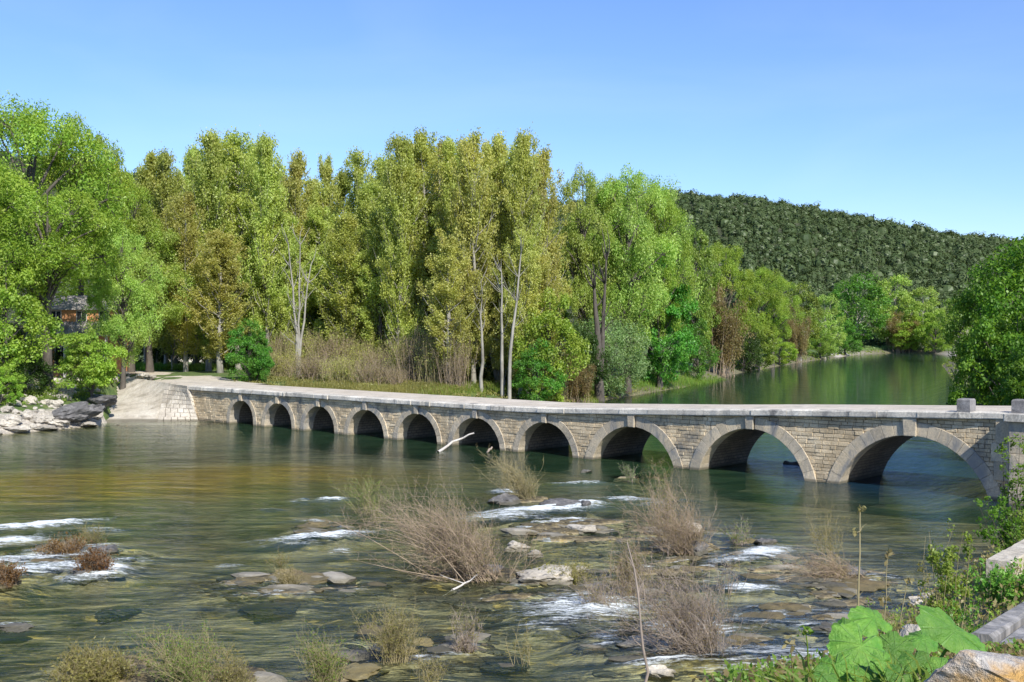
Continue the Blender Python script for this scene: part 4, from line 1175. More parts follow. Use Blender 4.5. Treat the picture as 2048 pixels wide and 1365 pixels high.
T('darkbush', 1150, 120, 640, 130, 'dark bush in shade behind the grey willow bush', 'bush')
# --- right bank near trees
T('right1', 2075, 82, 470, 330, 'tall dark green tree at the right edge on the near right bank', 'tree')
T('right2', 2035, 74, 600, 260, 'spreading bright leaved tree drooping to the water at the right edge', 'tree')
T('right1', 1985, 96, 560, 170, 'dark green tree behind the drooping tree on the right bank', 'tree')
T('darkbush', 2010, 80, 700, 190, 'dark shaded bush under the drooping tree on the right bank', 'bush')
T('right2', 2120, 66, 640, 260, 'dark leafy tree cut by the right edge just above the deck', 'tree')
# --- left bank front
def gplant(kind, px, py, ytop, wpx, *a, **k):
    g = ground_hit(px, py)
    return T(kind, px, g[1], ytop, wpx, *a, z=g[2] - .05, **k)
gplant('sapling', 182, 806, 655, 130, 'young bright green tree growing out of the dark rock by the water', 'tree')
gplant('limebush', 0, 812, 725, 90, 'small lime bush at the left edge above the white rubble', 'bush')
gplant('greenbush', 498, 768, 640, 100, 'vivid green bush at the roadside beside the dry scrub', 'bush')
gplant('greenbush', 515, 766, 665, 60, 'smaller vivid green bush leaning on the roadside bush', 'bush')
sc = [(560, 740, 655, 120), (610, 745, 650, 130), (665, 748, 655, 130), (715, 752, 668, 130), (760, 760, 690, 120), (560, 768, 690, 110), (620, 775, 700, 120), (685, 780, 705, 120), (740, 783, 715, 110), (800, 770, 660, 110), (835, 775, 640, 120), (870, 780, 650, 110), (910, 785, 660, 90), (1110, 792, 690, 80), (790, 784, 725, 80)]
scl = ['on the back left crest of the scrub mound', 'on the crest below the bare forked trunk', 'on the middle of the mound crest', 'on the right shoulder of the scrub mound', 'low on the right end of the mound', 'at the front left of the mound beside the vivid green bush', 'at the front of the mound, left part', 'at the front of the mound, right part', 'at the front right foot of the mound',
       'between the mound and the bare thicket', 'tall, at the left of the bare thicket', 'tall, in the middle of the bare thicket', 'at the right of the bare thicket near the white trunks', 'below the bright lime bush at the deck', 'small, right of the mound on the green verge']
for i, ((px, py, yt, w), sl_) in enumerate(zip(sc, scl)):
    Y = np.interp(py, [740, 792], [128, 104])
    T('scrub' if i % 2 else 'scrub2', px, Y, yt, w, 'dry tan scrub ' + sl_, 'shrub', 'dry scrub behind the bridge')

# special trunks: stout pale trunk, forked bare tree, white trunks
def bare_tree(px, Y, ytop, r0, label, stems, name='bare_tree', mat='bark_pale', nbr=14, seed=5):
    r = np.random.default_rng(seed)
    x = (px - CX) / F * Y; gz = hz(x, Y); H = zat(ytop, Y) - gz
    root = link(name, None, loc=(x, Y, gz))
    mb = MB(); br = MB()
    for (dx, h, rr) in stems:
        z = np.linspace(0, 1, 7)[:, None]
        p = np.concatenate([dx * z ** 1.3 * [1, .3], H * h * z], 1) + np.concatenate([r.normal(size=(7, 2)) * .07, np.zeros((7, 1))], 1)
        p[0] = [0, 0, -.4]
        tubes(mb, p[None], (r0 * rr * np.linspace(1.15, .3, 7))[None], 8)
        a = p[r.integers(3, 7, nbr)]
        d = unit(nbr, r); d[:, 2] = np.abs(d[:, 2]) + .8
        b = a + d / np.linalg.norm(d, axis=1, keepdims=True) * r.uniform(.1, .25, (nbr, 1)) * H
        tubes(br, curve_pts(a, b, 4, r, sag=-.08), taper(r0 * .22, r0 * .05, nbr, 4), 4)
    link('trunk', mb.mesh('trunk', M[mat], True), root); link('branches', br.mesh('branches', M[mat], True), root)
    tag(root, label, 'tree')
bare_tree(597, 118, 490, .24, 'bare forked pale tree rising out of the dry scrub', [(0, .45, 1), (-.9, 1, .6), (1.2, .85, .6), (.2, 1, .55)], nbr=8)
bare_tree(426, 146, 560, .55, 'stout pale mottled trunk at the roadside lawn edge', [(.1, 1, 1)], nbr=10, seed=6)
bare_tree(1005, 106, 545, .17, 'white trunked birch like tree, left one of the pair behind the deck', [(-.1, 1, 1)], seed=7)
bare_tree(1019, 105, 505, .17, 'white trunked birch like tree, right leaning one of the pair behind the deck', [(1.0, 1, 1)], seed=8)
bare_tree(964, 107, 600, .17, 'single white trunked tree left of the white pair', [(0, 1, 1)], seed=9)
bare_tree(1200, 122, 520, .5, 'thick dark trunk leaning under the pale willow', [(-.6, .8, 1), (.8, 1, .6)], mat='bark_dark', seed=10)
bare_tree(732, 132, 540, .3, 'dark straight trunk in the hollow right of the scrub', [(0, 1, 1)], mat='bark_dark', seed=12)
bare_tree(290, 140, 590, .16, 'thin grey trunk on the lawn near the orange house', [(-.5, 1, 1)], mat='twig_grey', seed=13)
bare_tree(316, 146, 600, .13, 'thin grey trunk left of the shaded lawn', [(.2, 1, 1)], mat='twig_grey', seed=14)
bare_tree(352, 150, 610, .12, 'slender shaded trunk in the middle of the lawn', [(-.2, 1, 1), (.5, .8, .8)], mat='bark_dark', seed=15)
# ------------------------------------------------------------------ rocks
def rock_mesh(seed, mat, flat=.5, n=3, rough=.22):
    import bmesh
    r = np.random.default_rng(seed)
    bm = bmesh.new(); bmesh.ops.create_icosphere(bm, subdivisions=n, radius=1)
    V = np.array([v.co[:] for v in bm.verts])
    # cut by random planes for facets, then noise
    for k in range(12):
        d = unit(1, r)[0]; h = r.uniform(.55, .92)
        m = V @ d; V = V - np.outer(np.maximum(m - h, 0), d) * .9
    V = V * (1 + rough * (fbm(V[:, 0] * 1.3 + seed, V[:, 1] * 1.3 + V[:, 2] * 1.7, .7, 4))[:, None])
    V = V * (1 + .07 * fbm(V[:, 0] * 5 + seed, V[:, 1] * 5 + V[:, 2] * 6, 1, 3))[:, None]
    V[:, 2] = np.round(V[:, 2] * 5 + fbm(V[:, 0], V[:, 1], .5, 2)) / 5 * .5 + V[:, 2] * .5
    V[:, 2] *= flat
    for v, c in zip(bm.verts, V): v.co = c
    me = bpy.data.meshes.new('rock'); bm.to_mesh(me); bm.free(); me.materials.append(mat)
    return me
def rock(px, py, w, h, mat, label, seed, name='rock', cat='rock', group=None, z=0, lift=.35, dep=None, tilt=0, rz=None):
    """a rock whose foot is at the photo pixel, w by h photo pixels"""
    g = P(px, py, z) if z is not None else ground_hit(px, py)
    s = g[1] / F
    o = link(name, rock_mesh(seed, M[mat], 1.0, 4, .42), loc=g + np.array([0, 0, h * s * .5 * lift]))
    o.scale = (w * s * .5, (dep or w * .7) * s * .5 * 1.6, h * s * .62)
    o.rotation_euler = (0, R(tilt), rz if rz is not None else random.Random(seed).uniform(-.4, .4))
    tag(o, label, cat, group); return o
RK = [(1035, 1100, 50, 20, 'rock_pale', 'small white limestone slab upstream of the large white boulder'), (1070, 1112, 44, 14, 'rock_pale', 'flat white stone next to the small white slab'), (1092, 1162, 115, 36, 'rock_pale', 'largest white limestone boulder right of the big pink shrub'),
      (1150, 1145, 60, 14, 'rock_pale', 'narrow white ledge stone behind the largest white boulder'), (1165, 1062, 76, 16, 'rock_pale', 'low white slab below the main white rapid'), (1388, 1066, 56, 30, 'rock_pale', 'rounded white boulder held by the upper pink shrub'),
      (1015, 1005, 70, 24, 'rock_dark', 'black wet rock under the upstream olive shrub'), (1120, 1010, 110, 20, 'rock_dark', 'long dark rock ledge at the head of the main rapid'), (1172, 1016, 28, 22, 'rock_dark', 'small grey hump of rock with water pouring over'),
      (235, 1215, 86, 18, 'rock_dark', 'dark drowned slab in the left shallows'), (540, 1212, 130, 18, 'rock_brown', 'brown drowned slab left of the white boulders'), (600, 1160, 130, 24, 'rock_brown', 'ochre reef stone with a dry tuft on it'), (575, 1145, 60, 14, 'rock_gold', 'golden flat stone on the ochre reef'),
      (640, 1050, 70, 14, 'rock_brown', 'brown stone under the left end of the pink shrub'), (1105, 1182, 130, 12, 'rock_gold', 'golden slab just under water below the white boulder'), (1020, 1178, 40, 8, 'rock_gold', 'small golden stone left of the golden slab'),
      (1535, 1243, 140, 24, 'rock_brown', 'long mossy travertine ledge right of the large grey shrub'), (1545, 1300, 110, 26, 'rock_brown', 'mossy travertine step below the long ledge'), (1500, 1082, 50, 12, 'rock_gold', 'pale flat stone at the head of the right rapid'), (1530, 1088, 50, 16, 'rock_dark', 'dark stone beside the pale flat stone of the right rapid'),
      (1260, 1262, 90, 14, 'rock_brown', 'brown ledge below the fanned out lower rapid'), (1330, 1300, 80, 20, 'rock_pale', 'pale broken rock at the left foot of the large grey shrub'), (1280, 1290, 90, 24, 'rock_pale', 'washed pale rock with water sliding over, left of the grey shrub'),
      (850, 1285, 50, 16, 'rock_gold', 'round yellow stone in the foreground shallows'), (825, 1302, 40, 12, 'rock_gold', 'smaller yellow stone touching the round yellow one'), (740, 1262, 80, 12, 'rock_brown', 'brown flat stone in the foreground shallows'), (765, 1300, 60, 14, 'rock_pale', 'tan stone at the foot of the yellow green tuft'),
      (720, 1345, 110, 22, 'rock_gold', 'long golden slab near the bottom edge'), (980, 1235, 60, 10, 'rock_gold', 'bright yellow drowned stone right of the dark twig tuft'), (1000, 1320, 120, 14, 'rock_dark', 'dark drowned slab near the bottom centre'), (30, 1255, 70, 14, 'rock_dark', 'dark slab near the left edge below the rapids'),
      (120, 1095, 120, 18, 'rock_brown', 'brown rock split by the left rapids'), (215, 1105, 60, 18, 'rock_dark', 'dark rock at the right end of the left rapids'), (175, 1150, 80, 24, 'rock_dark', 'dark rock carrying the russet tufts in the left rapids'), (235, 1150, 40, 16, 'rock_pale', 'pale wet stone below the russet tufts'),
      (10, 1172, 70, 22, 'rock_brown', 'brown rock at the left edge with a russet tuft'), (1170, 945, 24, 8, 'rock_dark', 'tiny dark stone upstream near the bridge pier'), (1390, 1105, 70, 34, 'rock_dark', 'black rock under the upper pink shrub'), (1690, 1150, 90, 26, 'rock_dark', 'dark rock under the red swept shrub'),
      (960, 1150, 110, 30, 'rock_dark', 'dark rock base under the big pink shrub'), (1400, 1300, 130, 34, 'rock_dark', 'dark rock base under the large grey shrub'), (1760, 1235, 110, 26, 'rock_brown', 'brown rock near the right bank below the leafy sprig'), (1660, 1260, 80, 16, 'rock_dark', 'dark wet ledge in the white water by the right bank'),
      (1320, 1350, 70, 26, 'rock_pale', 'pale jagged stone at the bottom edge below the grey shrub'), (1850, 1215, 90, 30, 'rock_pale', 'pale bank stone behind the big leaves')]
for i, (px, py, w, h, m_, lab) in enumerate(RK):
    sub = 'drowned' in lab or 'under water' in lab
    rock(px, py, w, h, m_, lab, 300 + i, lift=(-1.25 if sub else (-.35 if m_ in ('rock_gold', 'rock_brown') else .3 if m_ == 'rock_pale' else .1)), group='rocks in the rapids')
# left bank rubble: boulders one can tell apart
BR = [(20, 850, 50, 26), (60, 835, 40, 20), (85, 845, 44, 24), (15, 825, 30, 16), (110, 815, 36, 18), (60, 808, 30, 20), (130, 790, 36, 20), (215, 830, 34, 22), (250, 795, 30, 16), (265, 780, 34, 14), (285, 770, 30, 10), (120, 850, 50, 14), (170, 850, 50, 12), (40, 862, 60, 12), (95, 858, 50, 10), (225, 790, 24, 14), (300, 785, 26, 10)]
BL = ['leftmost pale boulder at the waterline of the left bank', 'second pale boulder from the left frame edge', 'broad pale boulder just left of the large black slab', 'pale boulder behind the leftmost one', 'pale boulder behind the left end of the black slab', 'small pale boulder above the second one, under the bushes',
      'round pale boulder behind the black slab, left of the young tree', 'pale boulder right behind the black slab', 'pale boulder halfway up beside the apron', 'pale boulder near the road, beside the apron top', 'pale flat boulder touching the road at the apron top',
      'low pale boulder in the water before the left end of the black slab', 'low pale boulder in the water before the middle of the black slab',
      'long flat ledge stone in the water at the left edge', 'flat pale ledge stone in the water, second from the left', 'small pale boulder above the right end of the black slab', 'smallest pale boulder on the road side above the apron']
for i, (px, py, w, h) in enumerate(BR):
    rock(px, py, w, h, 'rock_pale', BL[i], 400 + i, group='pale boulders of the left bank', z=None, cat='boulder', name='boulder', lift=.4)
rock(150, 842, 125, 34, 'rock_dark', 'large black slab of rock under the young green tree on the left bank', 430, z=None, lift=.55, tilt=-16, dep=60, rz=0, cat='boulder', name='boulder')
rock(205, 826, 56, 24, 'rock_dark', 'black rock leaning at the right end of the large black slab', 431, z=None, lift=.5, tilt=-10, cat='boulder', name='boulder')
rr = np.random.default_rng(55)
mb = MB(); rmesh = [rock_mesh(500 + i, M['rock_pale'], .7, 2) for i in range(5)]
arrs = []
for m_ in rmesh:
    arrs.append((np.array([v.co[:] for v in m_.vertices]), np.array([p.vertices[:] for p in m_.polygons])))
pxs, pys = rr.uniform(-30, 262, 900), rr.uniform(775, 872, 900)
Ys = F * (EYE - rr.uniform(.0, 2.6, 900)) / (pys - HY); xs = (pxs - CX) / F * Ys; zs = height(xs, Ys)[0]
for i in range(900):
    x, Y, z = xs[i], Ys[i], zs[i]
    if z < -.1 or z > 3.1: continue
    v, t = arrs[i % 5]; s = rr.choice([.12, .2, .35, .6], p=[.4, .35, .2, .05]) * rr.uniform(.7, 1.3); a = rr.uniform(0, 6)
    w = np.stack([(v[:, 0] * math.cos(a) - v[:, 1] * math.sin(a)) * s, (v[:, 0] * math.sin(a) + v[:, 1] * math.cos(a)) * s, v[:, 2] * s], 1) + (x, Y, z + s * .2)
    mb.add(w, None, t)
tag(link('rubble', mb.mesh('rubble', M['rock_pale'])), 'loose pale stones strewn over the far left bank', 'rubble', kind='stuff')

# ------------------------------------------------------------------ willow shrubs in the river
def river_shrub(name, px, py, ytop, wpx, nst, lean, label, seed, tw='twig_pink', lf='ochre', nleaf=600, lsz=.05, thick=.012, up=.7, tuft=5, cat='shrub', z=.0, base=.10, group='shrubs growing in the rapids', curl=.12, at_pt=None):
    r = np.random.default_rng(seed); thick = thick * .8; nst = max(6, int(nst * .5)); tuft = int(tuft * 2.2); nleaf = int(nleaf * 1.7)
    g = P(px, py, z) if at_pt is None else np.array(at_pt)
    sc_ = g[1] / F; H = (py - ytop) * sc_ * .92; W = wpx * sc_; up = up * .7
    root = link(name, None, loc=g)
    tb, lb = MB(), MB()
    d = unit(nst, r); d[:, 2] = np.abs(d[:, 2]) + up; d /= np.linalg.norm(d, axis=1, keepdims=True)
    A = np.column_stack([r.normal(size=(nst, 2)) * W * base * [1, .6], np.full(nst, -.12)])
    Ln = r.uniform(.45, 1.08, (nst, 1))
    nst = len(A)
    E = A + d * np.array([W * .62, W * .55, H * 1.02]) * Ln + np.array([lean[0] * W, lean[1] * W, 0]) * 1.35 * Ln * r.uniform(.3, 1.15, (nst, 1))
    E[:, 2] = np.maximum(E[:, 2], .04 * H)
    Pn = curve_pts(A, E, 6, r, sag=curl, wob=.09)
    tubes(tb, Pn, taper(thick * r.uniform(.6, 1.6, nst), thick * .3, nst, 6), 3)
    nt_ = nst * tuft
    bi = r.integers(0, nst, nt_); u = r.uniform(.15, .98, nt_) * 5; j = np.minimum(u.astype(int), 4); fr = (u - j)[:, None]
    a = Pn[bi, j] * (1 - fr) + Pn[bi, j + 1] * fr
    dd = unit(nt_, r) * 1.15 + (E - A)[bi] / (np.linalg.norm((E - A)[bi], axis=1, keepdims=True) + 1e-6) * .8 + [0, 0, .35]
    b = a + dd * r.uniform(.04, .20, (nt_, 1)) * (H + W) * .5
    Q = curve_pts(a, b, 4, r, sag=.03, wob=.08)
    tubes(tb, Q, taper(thick * .42, thick * .2, nt_, 4), 3)
    n3 = nt_ * 2
    b3 = r.integers(0, nt_, n3); u3 = r.uniform(.1, .95, n3) * 3; j3 = np.minimum(u3.astype(int), 2); f3 = (u3 - j3)[:, None]
    a3 = Q[b3, j3] * (1 - f3) + Q[b3, j3 + 1] * f3
    e3 = a3 + (unit(n3, r) + [0, 0, .35] + (b - a)[b3] / (np.linalg.norm((b - a)[b3], axis=1, keepdims=True) + 1e-6) * .9) * r.uniform(.02, .07, (n3, 1)) * (H + W) * .5
    tubes(tb, curve_pts(a3, e3, 3, r, wob=.1), taper(thick * .26, thick * .14, n3, 3), 3)
    link('branches', tb.mesh('branches', M[tw], True), root)
    if nleaf:
        ti = r.integers(0, nt_, nleaf); u = r.uniform(.2, 1.1, nleaf)[:, None]
        C = a[ti] * (1 - u) + b[ti] * u + r.normal(size=(nleaf, 3)) * .02
        leaves(lb, C, lsz, lsz * .4, nrm=np.array([0, 0, .8]), r=r)
        link('foliage', lb.mesh('foliage', M[lf]), root)
    tag(root, label, cat, group); return root
S = river_shrub
S('willow_shrub', 965, 1160, 975, 250, 260, (-.55, .05), 'large pinkish brown shrub leaning left beside the white boulders', 1, nleaf=3600, lsz=.05, thick=.014, up=.55)
S('willow_shrub', 900, 1120, 985, 200, 110, (-.35, .1), 'thin grey pink shrub growing behind the large leaning shrub', 2, 'twig_pink', 'red_brown', 2200)
S('willow_shrub', 740, 1030, 925, 110, 60, (-.1, 0), 'fine greenish shrub at the upstream left of the large leaning shrub', 3, 'twig_tan', 'mid', 1600, thick=.010)
S('willow_shrub', 1055, 1000, 905, 110, 150, (-.45, .05), 'olive shrub leaning left over the black wet rock', 4, 'twig_tan', 'ochre', 2200, thick=.013)
S('willow_shrub', 1375, 1108, 960, 175, 210, (-.30, .05), 'pink grey shrub gripping the rounded white boulder', 5, 'twig_pink', 'red_brown', 2600)
S('willow_shrub', 1325, 1055, 905, 90, 60, (-.1, 0), 'tall thin sprig rising in front of the dark arch', 6, 'twig_pink', 'ochre', 1400, thick=.010, up=1.6)
S('willow_shrub', 1262, 965, 918, 50, 36, (0, 0), 'small pale leaved sprig standing before the bridge pier', 7, 'twig_grey', 'grey_green', 900, thick=.009, up=1.2)
S('willow_shrub', 1405, 1312, 1110, 240, 300, (-.30, .05), 'largest grey brown shrub with tangled roots in the foreground', 8, 'twig_grey', 'red_brown', 2600, thick=.012, up=.6)
S('willow_shrub', 1260, 1200, 1062, 100, 110, (-.05, 0), 'brown bristly shrub just left of the tangled grey shrub', 9, 'twig_pink', 'ochre', 2000, thick=.010, up=1.2)
S('willow_shrub', 1205, 1215, 1140, 110, 90, (-.1, 0), 'low mauve shrub beside the fanned out lower rapid', 10, 'twig_grey', 'red_brown', 1000, thick=.011)
S('willow_shrub', 1695, 1158, 1085, 110, 170, (-.85, -.05), 'red stemmed shrub swept flat by the current', 11, 'twig_pink', 'red_brown', 900, thick=.012, up=.25, curl=.05)
S('willow_shrub', 1665, 1120, 985, 120, 46, (-.25, 0), 'faint greenish sprigs above the red swept shrub', 12, 'twig_tan', 'ochre', 900, thick=.007, up=1.4)
S('willow_shrub', 1450, 1190, 1075, 110, 26, (0, 0), 'few bare grey stems standing above the tangled shrub', 13, 'twig_grey', 'red_brown', 150, thick=.011, up=2.0, tuft=3)
S('willow_shrub', 1480, 1090, 1028, 90, 40, (-.1, 0), 'small dark leafed shrub at the head of the right rapid', 14, 'twig_grey', 'mid', 700, thick=.010)
S('willow_shrub', 790, 1325, 1190, 130, 150, (-.05, 0), 'yellow green tuft of wands in the foreground shallows', 15, 'twig_tan', 'ochre', 2200, thick=.008, up=1.3)
S('willow_shrub', 928, 1302, 1190, 80, 50, (0, 0), 'dark root tuft with sparse yellow wands', 16, 'twig_grey', 'ochre', 600, thick=.009, up=1.4)
S('willow_shrub', 928, 1302, 1255, 60, 90, (0, 0), 'dark tangle of twigs at the foot of the sparse wands', 17, 'twig_grey', 'red_brown', 200, thick=.014, up=.5)
S('willow_shrub', 650, 1372, 1245, 120, 130, (0, 0), 'green tuft of wands at the bottom edge left of centre', 18, 'twig_tan', 'weed', 2000, thick=.008, up=1.3)
S('willow_shrub', 400, 1385, 1250, 190, 220, (-.25, 0), 'wide green and tan shrub leaning left at the bottom edge', 19, 'twig_tan', 'weed', 4000, thick=.009, up=.8)
S('willow_shrub', 470, 1385, 1285, 110, 100, (0, 0), 'tan wispy shrub right of the wide green shrub', 20, 'twig_tan', 'ochre', 1600, thick=.009, up=1.1)
S('grass_hummock', 190, 1368, 1290, 150, 420, (-.1, 0), 'russet and green grass hummock in the bottom left corner', 21, 'twig_tan', 'ochre', 5000, thick=.008, up=.5, lsz=.09, cat='grass tuft')
S('grass_hummock', 190, 1150, 1085, 74, 170, (0, 0), 'orange brown tuft on the dark rock of the left rapids', 22, 'twig_pink', 'russet', 1800, thick=.009, lsz=.09, cat='grass tuft')
S('grass_hummock', 125, 1110, 1065, 100, 130, (0, 0), 'reddish tuft in the middle of the left rapids', 23, 'twig_pink', 'russet', 1400, thick=.009, lsz=.09, cat='grass tuft')
S('grass_hummock', 185, 1085, 1040, 80, 70, (0, 0), 'thin olive tuft behind the left rapids', 24, 'twig_tan', 'ochre', 900, thick=.008, cat='grass tuft')
S('grass_hummock', 8, 1172, 1115, 80, 200, (0, 0), 'russet tuft at the left edge below the rapids', 25, 'twig_pink', 'russet', 1800, thick=.009, lsz=.09, cat='grass tuft')
S('grass_hummock', 578, 1172, 1130, 66, 110, (-.2, 0), 'dry ochre tuft on the ochre reef', 26, 'twig_tan', 'ochre', 900, thick=.009, cat='grass tuft')
S('grass_hummock', 560, 1130, 1095, 60, 30, (0, 0), 'single wispy tuft at the top of the ochre reef', 27, 'twig_tan', 'ochre', 300, thick=.007, cat='grass tuft')
S('grass_hummock', 1130, 1160, 1120, 110, 140, (0, 0), 'mossy tuft between the white boulders', 28, 'twig_tan', 'ochre', 2400, thick=.008, lsz=.07, cat='grass tuft')
S('willow_shrub', 1050, 1330, 1230, 100, 20, (0, 0), 'few yellow stems near the bottom centre', 29, 'twig_tan', 'ochre', 200, thick=.007, up=2.0, tuft=2)
S('willow_shrub', 860, 1375, 1300, 100, 40, (0, 0), 'wispy dry stems at the bottom edge in the centre', 30, 'twig_tan', 'ochre', 400, thick=.007, up=1.6)

# ------------------------------------------------------------------ driftwood
def log(name, pts, r0, r1, label, mat='driftwood', k=8, cat='driftwood', forks=()):
    pts = np.array(pts, float); n = len(pts)
    tt = np.linspace(0, n - 1, k); p = np.stack([np.interp(tt, range(n), pts[:, i]) for i in range(3)], 1)
    p[1:-1] += np.random.default_rng(k).normal(size=(k - 2, 3)) * r0 * .35
    mb = MB(); tubes(mb, p[None], np.linspace(r0, r1, k)[None], 7)
    mb.add(p[[0]] + unit(3, rng) * r0 * .5, None, [(0, 0, 0)][:0])
    for f in forks:
        tubes(mb, curve_pts([f[0]], [f[1]], 5, rng), np.linspace(r1 * .9, r1 * .3, 5)[None], 5)
    o = link(name, mb.mesh(name, M[mat], True)); tag(o, label, cat); return o
log('driftwood_branch', [P(876, 905, 0), at(910, P(893, 893)[1] - .6, .42), at(948, P(893, 893)[1] - .8, .95)], .10, .05, 'bleached branch slanting out of the water before a small arch')
log('driftwood_branch', [P(905, 1180, .02), P(935, 1165, .1), P(955, 1150, .35)], .035, .02, 'curved white branch hanging into the water below the big pink shrub', forks=[(P(870, 1195, .0), P(905, 1180, .02)), (P(930, 1168, .1), P(880, 1150, .3))])
log('driftwood_branch', [at(975, 72.6, .0), at(980, 72.6, .2), at(984, 72.8, .3)], .08, .05, 'brown stub of driftwood at the mouth of a small arch', 'twig_grey')
gq = L2W(s_of(1560) - 1.5, 6.5, 0)
log('waterlogged_log', [gq + [-1.5, .6, -.02], gq + [0, 0, .1], gq + [1.8, -.8, .0]], .22, .14, 'dark waterlogged trunk lying behind the second widest arch', 'bark_dark', forks=[(gq + [.6, -.2, .1], gq + [1.7, -.2, .9]), (gq + [.2, 0, .1], gq + [.2, 0, .75]), (gq + [.9, -.3, .1], gq + [1.9, -.6, .5])])
log('driftwood_branch', [at(664, 88, hz((664 - CX) / F * 88, 88) if False else 2.85), at(672, 88, 3.3)], .07, .04, 'pale broken stick propped on the deck edge beside the scrub') if False else None
# roadside post
g = ground_hit(231, 742); mb = MB(); tubes(mb, np.array([[[0, 0, -.2], [0, 0, .5], [0, 0, 1.0]]]), np.array([[.05, .05, .045]]), 8)
tubes(mb, np.array([[[0, 0, 1.0], [0, 0, 1.03]]]), np.array([[.045, .01]]), 8)
o = link('marker_post', mb.mesh('marker_post', M['driftwood'])); o.location = g; tag(o, 'thin white marker post at the start of the road', 'post')

# ------------------------------------------------------------------ orange house and old walls in the trees
def box(mb, x0, x1, y0, y1, z0, z1):
    V = [(x, y, z) for z in (z0, z1) for y in (y0, y1) for x in (x0, x1)]
    mb.add(V, [(0, 2, 3, 1), (4, 5, 7, 6), (0, 1, 5, 4), (2, 6, 7, 3), (0, 4, 6, 2), (1, 3, 7, 5)])
M['render'] = stone_mat('orange_render', [(.52, .24, .10), (.60, .29, .13), (.66, .35, .17)], .6, .03, .2, 8)
M['tile'] = stone_mat('grey_tile', [(.20, .18, .17), (.30, .28, .26), (.38, .35, .33)], 2, .2, .5, 8)
M['window'] = new_mat('window_glass')[0]
nt = M['window'].node_tree; pb = nt.nodes.new('ShaderNodeBsdfPrincipled'); pb.inputs['Base Color'].default_value = (.02, .025, .03, 1); pb.inputs['Roughness'].default_value = .1
nt.links.new(pb.outputs[0], nt.nodes['Material Output'].inputs[0] if 'Material Output' in nt.nodes else [n for n in nt.nodes if n.type == 'OUTPUT_MATERIAL'][0].inputs[0])
HY0 = 117.0; hx0, hx1 = at(95, HY0)[0], at(228, HY0)[0]; gz0 = hz((hx0 + hx1) / 2, HY0)
house = link('house', None, loc=((hx0 + hx1) / 2, HY0, gz0)); house.rotation_euler = (0, 0, R(8))
tag(house, 'orange rendered house with a grey tiled lean to roof hidden among the trees', 'house')
W2 = (hx1 - hx0) / 2
mb = MB(); box(mb, -W2, W2, 0, 7, -1, 6.9); link('wall', mb.mesh('wall', M['render']), house)
rf = MB(); rf.add([(-W2 - .4, -.4, 6.85), (W2 + .4, -.4, 6.85), (W2 + .4, 3.5, 8.4), (-W2 - .4, 3.5, 8.4), (-W2 - .4, 7.4, 6.85), (W2 + .4, 7.4, 6.85)], [(0, 1, 2, 3), (3, 2, 5, 4)], [(0, 3, 4), (1, 5, 2)]); link('roof', rf.mesh('roof', M['tile']), house)
lr = MB()
for k in range(22):
    x0 = -W2 - .2 + k * (2 * W2 + .4) / 22; w = (2 * W2 + .4) / 22
    lr.add([(x0, -2.6, 4.3), (x0 + w * .5, -2.6, 4.42), (x0 + w, -2.6, 4.3), (x0, .0, 5.6), (x0 + w * .5, 0, 5.72), (x0 + w, 0, 5.6), (x0, -2.6, 4.2), (x0 + w, -2.6, 4.2)], [(0, 1, 4, 3), (1, 2, 5, 4), (6, 7, 2, 0)])
link('lean_to_roof', lr.mesh('lean_to_roof', M['tile']), house)
for k in range(4):
    x = -W2 + .4 + k * (2 * W2 - .8) / 3
    mb = MB(); box(mb, x - .12, x + .12, -2.5, -2.26, -1, 4.25); link('porch_post', mb.mesh('porch_post', M['driftwood']), house)
for (x, z, w, h) in [(-2.4, 5.6, .9, 1.1), (0.1, 5.6, .9, 1.1), (2.3, 5.6, .9, 1.1), (-1.9, 1, 1.1, 2.1), (1.6, 1.2, 1.2, 1.4)]:
    fr_ = MB()
    for bx in ((x - w / 2 - .08, x - w / 2 + .0, z, z + h), (x + w / 2, x + w / 2 + .08, z, z + h), (x - w / 2 - .08, x + w / 2 + .08, z + h + .001, z + h + .09), (x - w / 2 - .12, x + w / 2 + .12, z - .1, z - .001), (x - .03, x + .03, z, z + h)):
        box(fr_, bx[0], bx[1], -.07, .04, bx[2], bx[3])
    f_ = link('window', fr_.mesh('window', M['driftwood']), house)
    mb = MB(); box(mb, x - w / 2, x + w / 2, -.015, .03, z, z + h); link('pane', mb.mesh('pane', M['window']), f_)
def stone_wall(px0, px1, Y, z0, h, label, mat='block', nrow=5):
    x0, x1 = at(px0, Y)[0], at(px1, Y)[0]; gz = hz((x0 + x1) / 2, Y) + z0
    rt = link('garden_wall', None, loc=(x0, Y, gz)); tag(rt, label, 'wall')
    r = np.random.default_rng(int(px0)); mb = MB(); box(mb, .03, x1 - x0 - .03, .05, .4, -.6, h - .04); link('core', mb.mesh('core', M['core']), rt)
    rh = h / nrow
    for k in range(nrow):
        x = 0
        while x < x1 - x0 - .1:
            w = min(r.uniform(.4, 1.0), x1 - x0 - x)
            o = link('stone', tmesh[r.integers(5)], rt, (x + .01, r.uniform(-.03, .02), k * rh + .01)); o.scale = (w - .02, .47, rh - .02)
            x += w
stone_wall(28, 128, 122, -.2, 2.3, 'grey old stone garden wall in the shade left of the orange house')
g_ = at(372, 205); mb = MB(); box(mb, -3.2, 3.2, 0, 3, -.5, 3.2)
sh = link('white_shed', None, loc=(g_[0], 205, hz(g_[0], 205))); tag(sh, 'small white shed glimpsed beyond the shaded lawn', 'shed')
link('wall', mb.mesh('wall', M['rock_pale']), sh)
